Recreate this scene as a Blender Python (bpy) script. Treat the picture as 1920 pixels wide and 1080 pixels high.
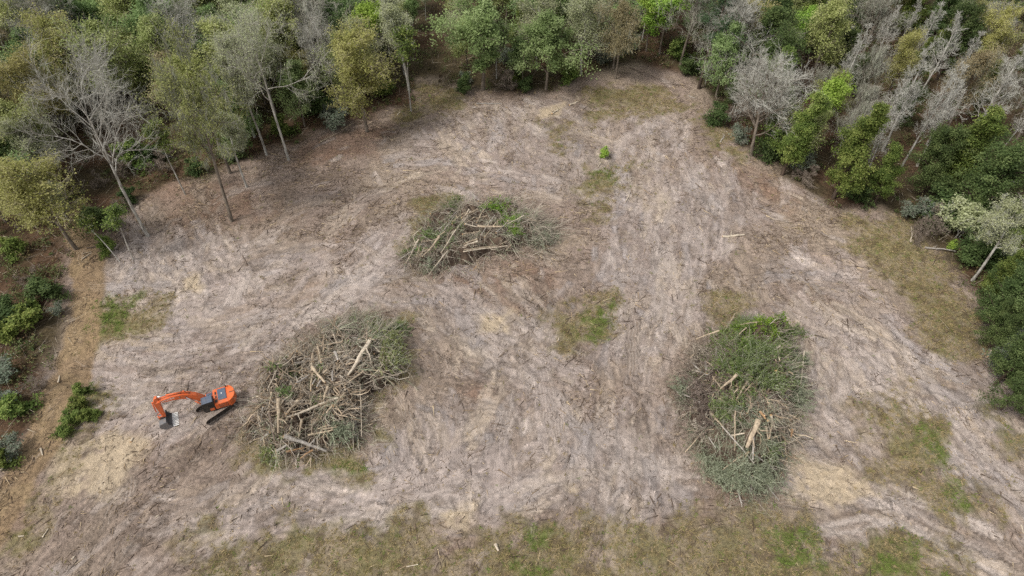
import bpy, bmesh, math
import numpy as np
from mathutils import Vector, Matrix

# ------------------------------------------------------------------ camera, sky, sun, exposure
for o in list(bpy.data.objects):
    bpy.data.objects.remove(o)
SC = bpy.context.scene
COL = SC.collection
CAM_H, PITCH, FPX = 60.0, math.radians(46.0), 1300.0      # FPX: focal length for a 1920 px wide frame
cam_data = bpy.data.cameras.new("camera")
cam_data.sensor_width = 36.0
cam_data.lens = FPX / 1920.0 * 36.0
cam_data.clip_start = 0.5
cam_data.clip_end = 5000.0
cam = bpy.data.objects.new("camera", cam_data)
cam.location = (0, 0, CAM_H)
cam.rotation_euler = (math.pi / 2 - PITCH, 0, 0)
COL.objects.link(cam)
SC.camera = cam

SUN_EL, SUN_AZ = math.radians(56), math.radians(-118)       # azimuth measured from +Y towards +X
world = bpy.data.worlds.new("World")
SC.world = world
world.use_nodes = True
wn = world.node_tree
wn.nodes.clear()
w_out = wn.nodes.new("ShaderNodeOutputWorld")
w_bg = wn.nodes.new("ShaderNodeBackground")
w_sky = wn.nodes.new("ShaderNodeTexSky")
w_sky.sky_type = 'NISHITA'
w_sky.sun_disc = False
w_sky.sun_elevation = SUN_EL
w_sky.sun_rotation = SUN_AZ
w_sky.air_density = 1.0
w_sky.dust_density = 3.0
w_hsv = wn.nodes.new("ShaderNodeHueSaturation")
w_hsv.inputs["Saturation"].default_value = 0.22             # a grey, clouded sky
wn.links.new(w_sky.outputs[0], w_hsv.inputs["Color"])
wn.links.new(w_hsv.outputs[0], w_bg.inputs[0])
w_bg.inputs[1].default_value = 0.12
wn.links.new(w_bg.outputs[0], w_out.inputs[0])

sun_data = bpy.data.lights.new("sun", 'SUN')
sun_data.energy = 1.5
sun_data.angle = math.radians(12)
sun_data.color = (1.0, 0.965, 0.91)
sun = bpy.data.objects.new("sun", sun_data)
sdir = Vector((math.sin(SUN_AZ) * math.cos(SUN_EL), math.cos(SUN_AZ) * math.cos(SUN_EL), math.sin(SUN_EL)))
sun.rotation_euler = sdir.to_track_quat('Z', 'Y').to_euler()
sun.location = sdir * 200
COL.objects.link(sun)

SC.view_settings.view_transform = 'Standard'
SC.view_settings.look = 'None'
SC.view_settings.exposure = 0.55
SC.view_settings.gamma = 1.0
SC.view_settings.use_curve_mapping = False
SC.cycles.max_bounces = 5
SC.cycles.diffuse_bounces = 3
SC.cycles.use_denoising = False

# ------------------------------------------------------------------ helpers
rng = np.random.default_rng(20240)
FWD = np.array([0, math.cos(PITCH), -math.sin(PITCH)])
UPV = np.array([0, math.sin(PITCH), math.cos(PITCH)])


def at(u, v, z=0.0):
    """world point at height z for a place seen at (u, v) in the 1920x1080 photograph"""
    d = FWD + np.array([(u - 960) / FPX, 0, 0]) + UPV * ((540 - v) / FPX)
    t = (z - CAM_H) / d[2]
    return np.array([0, 0, CAM_H]) + d * t


def proj(x, y, z):
    q = np.stack(np.broadcast_arrays(x, y, np.asarray(z) - CAM_H), -1).astype(float)
    dz = q @ FWD
    return 960 + FPX * q[..., 0] / dz, 540 - FPX * (q @ UPV) / dz


def srgb(r, g, b):
    f = lambda c: c / 12.92 if c <= 0.04045 else ((c + 0.055) / 1.055) ** 2.4
    return np.array([f(r / 255), f(g / 255), f(b / 255)])


_lat = np.random.default_rng(5).random((256, 256))


def vnoise(x, y, scale, seed=0):
    x = np.asarray(x) / scale + seed * 17.37
    y = np.asarray(y) / scale + seed * 9.71
    xi = np.floor(x).astype(int); yi = np.floor(y).astype(int)
    fx = x - xi; fy = y - yi
    fx = fx * fx * (3 - 2 * fx); fy = fy * fy * (3 - 2 * fy)
    a = _lat[xi & 255, yi & 255]; b = _lat[(xi + 1) & 255, yi & 255]
    c = _lat[xi & 255, (yi + 1) & 255]; d = _lat[(xi + 1) & 255, (yi + 1) & 255]
    return (a * (1 - fx) + b * fx) * (1 - fy) + (c * (1 - fx) + d * fx) * fy


def fbm(x, y, scale, octv=4, seed=0, gain=0.5):
    s = 0; amp = 1.0; tot = 0
    for k in range(octv):
        s = s + amp * vnoise(x, y, scale / 2 ** k, seed + k * 3)
        tot += amp; amp *= gain
    return s / tot


def sstep(a, b, x):
    t = np.clip((x - a) / (b - a), 0, 1)
    return t * t * (3 - 2 * t)


def build_mesh(name, V, F, attrs=None, smooth=False, mats=(), fmat=None, colors=None):
    """V (n,3); F (m,k) one polygon size, or list of such arrays"""
    me = bpy.data.meshes.new(name)
    if not isinstance(F, (list, tuple)):
        F = [F]
    F = [np.asarray(f, dtype=np.int32) for f in F if len(f)]
    V = np.asarray(V, dtype=np.float32)
    me.vertices.add(len(V)); me.vertices.foreach_set("co", V.ravel())
    nl = sum(f.size for f in F); npoly = sum(len(f) for f in F)
    me.loops.add(nl); me.loops.foreach_set("vertex_index", np.concatenate([f.ravel() for f in F]))
    me.polygons.add(npoly)
    tot = np.concatenate([np.full(len(f), f.shape[1], np.int32) for f in F])
    st = np.concatenate([[0], np.cumsum(tot)[:-1]]).astype(np.int32)
    me.polygons.foreach_set("loop_start", st)
    if smooth:
        me.polygons.foreach_set("use_smooth", np.ones(npoly, bool))
    else:
        me.polygons.foreach_set("use_smooth", np.zeros(npoly, bool))
    for m in mats:
        me.materials.append(m)
    if fmat is not None:
        me.polygons.foreach_set("material_index", np.asarray(fmat, np.int32))
    for k, a in (attrs or {}).items():
        at_ = me.attributes.new(k, 'FLOAT', 'POINT')
        at_.data.foreach_set("value", np.asarray(a, np.float32))
    for k, a in (colors or {}).items():
        at_ = me.attributes.new(k, 'FLOAT_COLOR', 'POINT')
        c = np.ones((len(V), 4), np.float32); c[:, :3] = a
        at_.data.foreach_set("color", c.ravel())
    me.update(calc_edges=True)
    return me


def link(name, data, parent=None, loc=None, rot=None, scale=None):
    o = bpy.data.objects.new(name, data)
    COL.objects.link(o)
    if parent is not None:
        o.parent = parent
    if loc is not None: o.location = [float(c) for c in loc]
    if rot is not None: o.rotation_euler = rot
    if scale is not None: o.scale = scale
    return o


def tag(o, label=None, cat=None, group=None, kind=None):
    if label: o["label"] = label
    if cat: o["category"] = cat
    if group: o["group"] = group
    if kind: o["kind"] = kind
    return o


def norm(a):
    return a / np.maximum(np.linalg.norm(a, axis=-1, keepdims=True), 1e-9)


def tubes(P, R, S):
    """polylines P (M,K,3) with radii R (M,K) -> V, quads"""
    M, K, _ = P.shape
    T = np.gradient(P, axis=1)
    T = norm(T)
    ref = np.where(np.abs(T[..., 2:3]) > 0.9, np.array([1.0, 0, 0]), np.array([0, 0, 1.0]))
    A = norm(np.cross(T, ref)); B = np.cross(T, A)
    ang = np.arange(S) / S * 2 * math.pi
    ring = P[:, :, None] + R[:, :, None, None] * (A[:, :, None] * np.cos(ang)[:, None] + B[:, :, None] * np.sin(ang)[:, None])
    V = ring.reshape(-1, 3)
    base = (np.arange(M)[:, None, None] * K + np.arange(K - 1)[None, :, None]) * S + np.arange(S)[None, None]
    nx = (np.arange(M)[:, None, None] * K + np.arange(K - 1)[None, :, None]) * S + ((np.arange(S) + 1) % S)[None, None]
    F = np.stack([base, nx, nx + S, base + S], -1).reshape(-1, 4)
    return V, F


def slivers(P0, P1, r):
    """three-sided pointed twigs -> V, tris"""
    d = norm(P1 - P0)
    ref = np.where(np.abs(d[:, 2:3]) > 0.9, np.array([1.0, 0, 0]), np.array([0, 0, 1.0]))
    A = norm(np.cross(d, ref)); B = np.cross(d, A)
    r = np.broadcast_to(np.asarray(r, float), (len(P0),))[:, None]
    V = np.stack([P0 + r * A, P0 + r * (-0.5 * A + 0.87 * B), P0 + r * (-0.5 * A - 0.87 * B), P1], 1)
    i = np.arange(len(P0))[:, None, None] * 4
    F = (i + np.array([[0, 1, 3], [1, 2, 3], [2, 0, 3]])).reshape(-1, 3)
    return V.reshape(-1, 3), F


def rhombs(C, N, L, W, rg, fold=0.25):
    """leaf-sized folded rhombs centred on C facing N -> V, quads (as 2 tris each)"""
    n = norm(N)
    r = norm(rg.normal(size=C.shape))
    a = norm(np.cross(n, r)); b = np.cross(n, a)
    L = np.broadcast_to(L, (len(C),))[:, None]; W = np.broadcast_to(W, (len(C),))[:, None]
    V = np.stack([C - a * L, C + b * W + n * W * fold, C + a * L, C - b * W + n * W * fold], 1)
    i = np.arange(len(C))[:, None, None] * 4
    F = (i + np.array([[0, 1, 2], [0, 2, 3]])).reshape(-1, 3)
    return V.reshape(-1, 3), F


# ------------------------------------------------------------------ materials
def new_mat(name):
    m = bpy.data.materials.new(name); m.use_nodes = True
    nt = m.node_tree
    bs = nt.nodes["Principled BSDF"]
    bs.inputs["Roughness"].default_value = 0.85
    bs.inputs["Specular IOR Level"].default_value = 0.2
    return m, nt, bs


def attr_node(nt, name):
    a = nt.nodes.new("ShaderNodeAttribute"); a.attribute_name = name
    return a


def ramp(nt, fac, stops):
    r = nt.nodes.new("ShaderNodeValToRGB")
    e = r.color_ramp.elements
    while len(e) < len(stops): e.new(0.5)
    for k, (p, c) in enumerate(stops):
        e[k].position = p; e[k].color = (*c, 1)
    if fac is not None: nt.links.new(fac, r.inputs[0])
    return r


def math_node(nt, op, a, b=None, clamp=False):
    n = nt.nodes.new("ShaderNodeMath"); n.operation = op; n.use_clamp = clamp
    for i, x in enumerate((a, b)):
        if x is None: continue
        if isinstance(x, (int, float)): n.inputs[i].default_value = x
        else: nt.links.new(x, n.inputs[i])
    return n.outputs[0]


def mix_col(nt, fac, a, b, mode='MIX'):
    n = nt.nodes.new("ShaderNodeMix"); n.data_type = 'RGBA'; n.blend_type = mode
    for sock, x in ((n.inputs[0], fac), (n.inputs[6], a), (n.inputs[7], b)):
        if isinstance(x, (int, float)): sock.default_value = x
        elif isinstance(x, (tuple, list, np.ndarray)): sock.default_value = (*x, 1)
        else: nt.links.new(x, sock)
    return n.outputs[2]


def leaf_mat(name, cols, trans=0.42, hue=0.03, val=0.35):
    """cols: dark -> light, picked by the leaf clump's own tint and varied from tree to tree"""
    m, nt, bs = new_mat(name)
    t = attr_node(nt, "tint")
    n = len(cols)
    r = ramp(nt, t.outputs["Fac"], [(i / max(n - 1, 1), srgb(*c)) for i, c in enumerate(cols)])
    oi = nt.nodes.new("ShaderNodeObjectInfo")
    h = nt.nodes.new("ShaderNodeHueSaturation")
    nt.links.new(r.outputs[0], h.inputs["Color"])
    nt.links.new(math_node(nt, 'ADD', math_node(nt, 'MULTIPLY', oi.outputs["Random"], hue), 0.5 - hue / 2), h.inputs["Hue"])
    rr = math_node(nt, 'FRACT', math_node(nt, 'MULTIPLY', oi.outputs["Random"], 7.31))
    nt.links.new(math_node(nt, 'ADD', math_node(nt, 'MULTIPLY', rr, val), 1 - val / 2), h.inputs["Value"])
    nt.links.new(h.outputs[0], bs.inputs["Base Color"])
    bs.inputs["Roughness"].default_value = 0.6
    tr = nt.nodes.new("ShaderNodeBsdfTranslucent")
    nt.links.new(h.outputs[0], tr.inputs[0])
    mx = nt.nodes.new("ShaderNodeMixShader"); mx.inputs[0].default_value = trans
    nt.links.new(bs.outputs[0], mx.inputs[1]); nt.links.new(tr.outputs[0], mx.inputs[2])
    nt.links.new(mx.outputs[0], nt.nodes["Material Output"].inputs[0])
    return m


def bark_mat(name, c0, c1, scale=3.0, val=0.25):
    m, nt, bs = new_mat(name)
    tc = nt.nodes.new("ShaderNodeTexCoord")
    nz = nt.nodes.new("ShaderNodeTexNoise"); nz.inputs["Scale"].default_value = scale; nz.inputs["Detail"].default_value = 5
    mp = nt.nodes.new("ShaderNodeMapping"); mp.inputs["Scale"].default_value = (1, 1, 0.25)
    nt.links.new(tc.outputs["Object"], mp.inputs[0]); nt.links.new(mp.outputs[0], nz.inputs["Vector"])
    r = ramp(nt, nz.outputs["Fac"], [(0.3, srgb(*c0)), (0.68, srgb(*c1))])
    oi = nt.nodes.new("ShaderNodeObjectInfo")
    h = nt.nodes.new("ShaderNodeHueSaturation")
    nt.links.new(r.outputs[0], h.inputs["Color"])
    nt.links.new(math_node(nt, 'ADD', math_node(nt, 'MULTIPLY', oi.outputs["Random"], val), 1 - val / 2), h.inputs["Value"])
    nt.links.new(h.outputs[0], bs.inputs["Base Color"])
    bp = nt.nodes.new("ShaderNodeBump"); bp.inputs["Strength"].default_value = 0.5; bp.inputs["Distance"].default_value = 0.03
    nt.links.new(nz.outputs["Fac"], bp.inputs["Height"]); nt.links.new(bp.outputs[0], bs.inputs["Normal"])
    return m


def tint_mat(name, cols, rough=0.9):
    m, nt, bs = new_mat(name)
    t = attr_node(nt, "tint")
    n = len(cols)
    r = ramp(nt, t.outputs["Fac"], [(i / max(n - 1, 1), srgb(*c)) for i, c in enumerate(cols)])
    nt.links.new(r.outputs[0], bs.inputs["Base Color"])
    bs.inputs["Roughness"].default_value = rough
    return m


def paint_mat(name, col, rough=0.35, dirt=0.35, metallic=0.0, spec=0.5):
    """machine paint with dust and scuffs of its own shape"""
    m, nt, bs = new_mat(name)
    tc = nt.nodes.new("ShaderNodeTexCoord")
    nz = nt.nodes.new("ShaderNodeTexNoise"); nz.inputs["Scale"].default_value = 2.2; nz.inputs["Detail"].default_value = 8
    nz.inputs["Roughness"].default_value = 0.7
    nt.links.new(tc.outputs["Object"], nz.inputs["Vector"])
    r = ramp(nt, nz.outputs["Fac"], [(0.42, (0, 0, 0)), (0.75, (1, 1, 1))])
    f = math_node(nt, 'MULTIPLY', r.outputs[0], dirt)
    c = mix_col(nt, f, srgb(*col), srgb(150, 132, 112))
    nt.links.new(c, bs.inputs["Base Color"])
    nt.links.new(math_node(nt, 'ADD', math_node(nt, 'MULTIPLY', r.outputs[0], 0.3), rough), bs.inputs["Roughness"])
    bs.inputs["Metallic"].default_value = metallic
    bs.inputs["Specular IOR Level"].default_value = spec
    return m


# ------------------------------------------------------------------ the ground: zones of the clearing
def px(*pts):
    return np.array([at(u, v)[:2] for u, v in pts])


CLEARING = px((-260, 1000), (-120, 900), (0, 850), (70, 800), (100, 690), (120, 560), (125, 450), (200, 440), (260, 380), (330, 340), (420, 325), (500, 280),
              (600, 250), (690, 225), (770, 195), (800, 150), (830, 145), (880, 165), (960, 178), (1030, 165), (1110, 135), (1200, 118), (1300, 150),
              (1345, 205), (1400, 285), (1480, 335), (1560, 380), (1650, 392), (1720, 430), (1790, 500), (1840, 570), (1860, 690), (1905, 760), (2060, 860), (2400, 1000),
              (2400, 1500), (-260, 1500))
SAND = [px((830, 230), (1000, 190), (1120, 205), (1280, 205), (1290, 280), (1200, 330), (1150, 380), (1000, 370), (880, 350), (800, 300), (740, 330), (700, 300), (740, 270)),
        px((1150, 330), (1400, 300), (1420, 400), (1340, 480), (1330, 600), (1250, 660), (1130, 690), (1150, 560), (1140, 420)),
        px((150, 650), (330, 590), (520, 560), (700, 430), (790, 380), (900, 350), (800, 470), (700, 560), (560, 620), (470, 720), (440, 800), (200, 850), (170, 740)),
        px((280, 430), (480, 450), (600, 470), (560, 560), (420, 580), (330, 600), (200, 540), (200, 500)),
        px((330, 960), (500, 890), (700, 850), (760, 780), (1000, 750), (1260, 780), (1300, 960), (1200, 990), (1050, 960), (850, 960), (560, 1010), (330, 1010)),
        px((1520, 600), (1680, 590), (1720, 640), (1850, 700), (1890, 760), (1920, 800), (2050, 900), (2050, 1060), (1910, 980), (1780, 860), (1620, 730), (1520, 720)),
        px((1500, 480), (1620, 490), (1600, 530), (1510, 520)),
        px((1480, 840), (1600, 880), (1700, 960), (1860, 1030), (1960, 1080), (1800, 1080), (1690, 1000), (1560, 965), (1490, 940)),
        px((1510, 640), (1600, 660), (1620, 860), (1500, 850)),
        px((150, 680), (250, 680), (210, 740), (150, 720)),
        px((760, 540), (960, 560), (1080, 700), (1000, 720), (860, 640), (740, 600))]
YELLOW = [px((110, 850), (220, 805), (300, 820), (270, 860), (195, 935), (80, 930)), px((1475, 850), (1590, 880), (1640, 920), (1570, 950), (1480, 930)),
          px((815, 955), (900, 935), (880, 985), (815, 975)), px((330, 565), (300, 600), (250, 618), (290, 580)), px((900, 590), (960, 580), (950, 620), (900, 620)),
          px((345, 520), (375, 515), (370, 545), (345, 545)), px((1010, 205), (1060, 190), (1050, 215), (1010, 220)), 
          px((1040, 900), (1100, 910), (1080, 930))]
OLIVE = [px((900, 1000), (1150, 965), (1300, 985), (1480, 960), (1560, 1000), (1700, 1010), (1830, 1080), (1830, 1300), (880, 1300), (840, 1060)),
         px((560, 1030), (780, 985), (830, 1020), (760, 1080), (740, 1300), (500, 1300)),
         px((1620, 770), (1700, 730), (1760, 790), (1770, 860), (1740, 900), (1860, 930), (1890, 1000), (1780, 960), (1640, 880)),
         px((1560, 395), (1700, 415), (1770, 470), (1830, 570), (1855, 660), (1740, 665), (1700, 580), (1600, 470)),
         px((1095, 325), (1180, 305), (1175, 360), (1100, 355)), px((1040, 590), (1150, 560), (1150, 650), (1070, 650)),
         px((165, 565), (320, 555), (300, 620), (155, 655)), px((100, 820), (150, 705), (200, 760), (180, 800), (120, 835)),
         px((660, 610), (750, 600), (765, 700), (700, 740)), px((630, 835), (695, 835), (680, 885), (630, 880)),
         px((1095, 165), (1250, 155), (1275, 200), (1110, 225)), px((1010, 225), (1070, 230), (1060, 280), (1015, 270)),
         px((1300, 225), (1345, 215), (1400, 300), (1330, 280)), px((800, 160), (860, 165), (850, 205), (760, 235), (740, 215)),
         px((360, 1005), (560, 980), (620, 1080), (560, 1300), (330, 1300)), px((60, 940), (110, 850), (150, 800), (130, 860), (80, 960), (20, 1050)),
         px((1860, 760), (1960, 830), (1960, 880), (1880, 830)), px((1095, 370), (1150, 370), (1140, 410), (1100, 410)),
         px((480, 840), (620, 845), (600, 890), (500, 880)), px((760, 370), (860, 375), (820, 420), (770, 500)), px((1330, 540), (1400, 560), (1380, 600), (1330, 600))]
GREEN = [px((970, 1000), (1040, 985), (1030, 1030), (980, 1020)), px((1730, 800), (1765, 830), (1770, 870), (1700, 820)), px((1090, 590), (1150, 570), (1130, 630), (1080, 640)),
         px((650, 845), (685, 840), (675, 880), (650, 875)), px((110, 815), (150, 720), (190, 765), (165, 800)), px((1770, 900), (1840, 930), (1830, 975), (1770, 950)),
         px((670, 610), (750, 605), (745, 650), (690, 640)), px((960, 1060), (1020, 1050), (1040, 1090), (970, 1110)), px((1450, 1010), (1530, 1000), (1560, 1080), (1480, 1080)),
         px((170, 570), (260, 560), (230, 620), (170, 630)), px((1620, 1040), (1720, 1030), (1760, 1080), (1640, 1090)), px((1110, 325), (1160, 315), (1150, 350))]
RED = [px((510, 540), (590, 530), (600, 570), (520, 590)), px((800, 510), (1000, 490), (1080, 560), (940, 580)), px((830, 650), (960, 700), (960, 770), (850, 760)),
       px((850, 980), (940, 975), (940, 1025), (840, 1025)), px((560, 270), (760, 220), (700, 290), (560, 310)), px((1870, 900), (1925, 950), (1925, 990), (1880, 930)),
       px((280, 330), (480, 340), (560, 400), (420, 440), (300, 400)), px((210, 820), (290, 825), (250, 860)), px((1515, 650), (1560, 670), (1560, 730), (1515, 720)),
       px((0, 950), (60, 930), (40, 1020), (-40, 1020)), px((1350, 290), (1500, 350), (1480, 400), (1340, 320)), px((1380, 930), (1250, 960), (1300, 1010))]
DARK = [px((360, 810), (470, 760), (450, 850), (300, 960), (170, 1080), (60, 1080)), px((430, 640), (520, 620), (500, 700), (430, 720)),
        px((1150, 800), (1270, 830), (1250, 900)), px((1640, 640), (1760, 720), (1830, 850), (1740, 780))]
ROAD = px((150, 400), (160, 450), (166, 520), (160, 600), (135, 690), (100, 780), (55, 880), (0, 965), (-70, 1070), (-150, 1180))
RUTS = [(px((1480, 1010), (1560, 985), (1620, 968), (1680, 985), (1740, 1010), (1830, 1055), (1900, 1090)), .4, 0.8), (px((1500, 1004), (1600, 996), (1690, 974)), .3, .75), (px((1560, 968), (1640, 955), (1740, 985), (1860, 1040), (1960, 1085)), .3, -.5),
        (px((1600, 860), (1680, 940), (1760, 990), (1860, 1040)), .4, .5), (px((1700, 660), (1800, 800), (1900, 900), (1990, 980)), .7, .5), (px((1760, 820), (1850, 900), (1930, 960)), .6, .3),
        (px((170, 680), (300, 690), (420, 690), (530, 720)), .35, -.4), (px((620, 560), (520, 650), (430, 700)), .5, .4), (px((760, 440), (640, 540), (560, 610)), .7, .5), (px((790, 460), (690, 550), (600, 640)), .4, -.35),
        (px((1320, 480), (1290, 600), (1240, 700)), .6, .3), (px((1380, 470), (1330, 590), (1300, 680)), .3, -.3), (px((1000, 560), (1100, 660), (1230, 760)), .3, -.3),
        (px((200, 1080), (360, 930), (470, 830)), .7, -.35), (px((280, 1080), (420, 930), (520, 860)), .5, .3), (px((120, 1080), (260, 960), (330, 900)), .4, .35),
        (px((700, 980), (900, 925), (1100, 890), (1290, 860)), .8, .35), (px((560, 1000), (720, 960), (880, 950)), .5, .4), (px((1745, 610), (1770, 640), (1780, 680)), .35, .5), (px((1725, 620), (1748, 655), (1752, 690)), .3, .45),
        (px((410, 700), (395, 740), (330, 800), (280, 900)), .25, .3), (px((275, 740), (290, 700), (330, 660)), .3, -.35), (px((265, 600), (300, 590), (330, 568)), .5, .7)]
# direction the blade was pushed, as seen in the photograph: place and second place along the mark
FLOW = [((880, 250), (960, 330)), ((960, 260), (950, 330)), ((1050, 210), (1120, 250)), ((1200, 250), (1190, 330)), ((780, 300), (860, 290)), ((1240, 340), (1230, 420)), ((1330, 340), (1360, 420)),
        ((1250, 480), (1250, 600)), ((1180, 600), (1160, 690)), ((1330, 440), (1320, 520)), ((1060, 400), (1140, 420)), ((900, 380), (980, 400)), ((640, 380), (720, 350)), ((560, 340), (640, 310)),
        ((720, 440), (620, 530)), ((600, 560), (500, 640)), ((480, 520), (560, 500)), ((380, 500), (420, 580)), ((300, 470), (300, 540)), ((230, 680), (330, 690)), ((400, 660), (480, 640)),
        ((330, 820), (230, 900)), ((420, 880), (300, 1000)), ((160, 880), (130, 930)), ((740, 570), (680, 560)), ((800, 600), (860, 660)), ((940, 580), (1000, 640)), ((1000, 690), (1080, 740)),
        ((1080, 780), (1060, 870)), ((950, 800), (930, 900)), ((840, 800), (850, 880)), ((740, 820), (760, 900)), ((1180, 820), (1180, 920)), ((1230, 900), (1250, 980)), ((1140, 930), (1130, 985)),
        ((560, 930), (680, 930)), ((800, 930), (920, 910)), ((1000, 940), (1120, 910)), ((400, 960), (480, 940)), ((600, 1000), (540, 1020)), ((1560, 700), (1570, 800)), ((1540, 860), (1640, 940)),
        ((1650, 640), (1740, 720)), ((1760, 680), (1860, 720)), ((1800, 820), (1880, 910)), ((1900, 940), (1990, 1030)), ((1700, 980), (1800, 1030)), ((1560, 500), (1620, 510)), ((1450, 420), (1520, 450)),
        ((1450, 560), (1500, 620)), ((600, 760), (600, 840)), ((80, 1000), (30, 1070)), ((1400, 1000), (1480, 1010)), ((850, 720), (920, 740)), ((1700, 500), (1760, 560))]


def sdf_poly(X, Y, P):
    """signed distance, positive inside"""
    d2 = np.full(X.shape, 1e18); ins = np.zeros(X.shape, bool)
    n = len(P)
    for i in range(n):
        a = P[i]; b = P[(i + 1) % n]
        e = b - a; wx = X - a[0]; wy = Y - a[1]
        t = np.clip((wx * e[0] + wy * e[1]) / max(e @ e, 1e-12), 0, 1)
        dx = wx - e[0] * t; dy = wy - e[1] * t
        d2 = np.minimum(d2, dx * dx + dy * dy)
        c1 = (a[1] <= Y) & (b[1] > Y); c2 = (a[1] > Y) & (b[1] <= Y)
        cr = e[0] * wy - e[1] * wx
        ins ^= (c1 & (cr > 0)) | (c2 & (cr < 0))
    d = np.sqrt(d2)
    return np.where(ins, d, -d)


def dist_line(X, Y, P):
    d2 = np.full(X.shape, 1e18)
    for i in range(len(P) - 1):
        a = P[i]; e = P[i + 1] - a
        wx = X - a[0]; wy = Y - a[1]
        t = np.clip((wx * e[0] + wy * e[1]) / max(e @ e, 1e-12), 0, 1)
        d2 = np.minimum(d2, (wx - e[0] * t) ** 2 + (wy - e[1] * t) ** 2)
    return np.sqrt(d2)


def axis(lo, hi, step, far_lo, far_hi):
    mid = np.arange(lo, hi + step / 2, step)
    out = [mid]
    s = step; p = hi; up = []
    while p < far_hi:
        s = min(s * 1.22, 120); p += s; up.append(p)
    s = step; p = lo; dn = []
    while p > far_lo:
        s = min(s * 1.22, 120); p -= s; dn.append(p)
    return np.concatenate([dn[::-1], mid, up])


GX = axis(-66, 66, 0.22, -900, 900)
GY = axis(21, 107, 0.22, -700, 1500)
X, Y = np.meshgrid(GX, GY, indexing='ij')


def zone(polys, amp, soft, seed, scale=3.0):
    nz = (fbm(X, Y, scale, 4, seed) - 0.5) * 2 * amp + (fbm(X, Y, 0.7, 2, seed + 20) - 0.5) * amp * 0.9
    m = np.zeros(X.shape)
    for P in polys:
        x0, y0 = P.min(0) - amp * 2 - soft; x1, y1 = P.max(0) + amp * 2 + soft
        i0, i1 = np.searchsorted(GX, [x0, x1]); j0, j1 = np.searchsorted(GY, [y0, y1])
        if i1 <= i0 or j1 <= j0: continue
        sl = (slice(i0, i1), slice(j0, j1))
        s = sdf_poly(X[sl], Y[sl], P) + nz[sl]
        m[sl] = np.maximum(m[sl], sstep(-soft, soft, s))
    return m


forest = 1 - sstep(-1.8, 1.2, sdf_poly(X, Y, CLEARING) + (fbm(X, Y, 6, 4, 2) - 0.5) * 5)
sand = zone(SAND, 2.4, 1.6, 11)
yellow = zone(YELLOW, 0.9, 0.7, 31, 2.0)
olive = zone(OLIVE, 3.6, 1.6, 51)
green = zone(GREEN, 1.6, 1.0, 71, 2.0)
red = zone(RED, 2.2, 1.8, 91)
dark = zone(DARK, 1.8, 2.0, 111)
road = sstep(2.2, 1.5, dist_line(X, Y, ROAD) + (fbm(X, Y, 2.5, 3, 8) - 0.5) * 1.6)

C_BASE, C_TAN, C_SAND, C_PINK = srgb(149, 132, 120), srgb(154, 138, 122), srgb(187, 174, 164), srgb(165, 151, 143)
C_YEL, C_OLV, C_GRN, C_RED = srgb(188, 170, 144), srgb(126, 116, 82), srgb(104, 112, 60), srgb(140, 112, 94)
C_DRK, C_ROAD, C_FOR, C_FOR2 = srgb(122, 107, 95), srgb(150, 127, 99), srgb(92, 72, 56), srgb(80, 70, 52)


def blend(c, m, col):
    return c + (col - c) * np.clip(m, 0, 1)[..., None]


n1 = fbm(X, Y, 7, 5, 1); n2 = fbm(X, Y, 2.2, 4, 4); n3 = fbm(X, Y, 0.8, 3, 6)
col = np.broadcast_to(C_BASE, X.shape + (3,)).copy()
col = blend(col, sstep(0.42, 0.66, n1), C_TAN)
col = blend(col, sstep(0.55, 0.75, n2) * 0.7, C_DRK)
col = blend(col, sand * 0.55, C_PINK)
col = blend(col, red * (0.35 + 0.5 * n2), C_RED)
col = blend(col, dark * 0.55, C_DRK)
zg = np.zeros(X.shape)                                  # relief
smoothed = np.clip(sand * 0.35, 0, 1)                    # where the blade left bare, even sand
fx = np.full(X.shape, 1.0); fy = np.zeros(X.shape)
comb = np.zeros(X.shape)                                 # strips scored by the teeth of a rake or blade

# scrape marks: overlapping strips left by a blade and by tracks, each with its own direction and line pattern
FP = np.array([px(a)[0] for a, b in FLOW]); FD = norm(np.array([px(b)[0] - px(a)[0] for a, b in FLOW]))
def at_grid(A, p):
    return A[min(max(int(np.searchsorted(GX, p[0])), 0), len(GX) - 1), min(max(int(np.searchsorted(GY, p[1])), 0), len(GY) - 1)]


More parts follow.
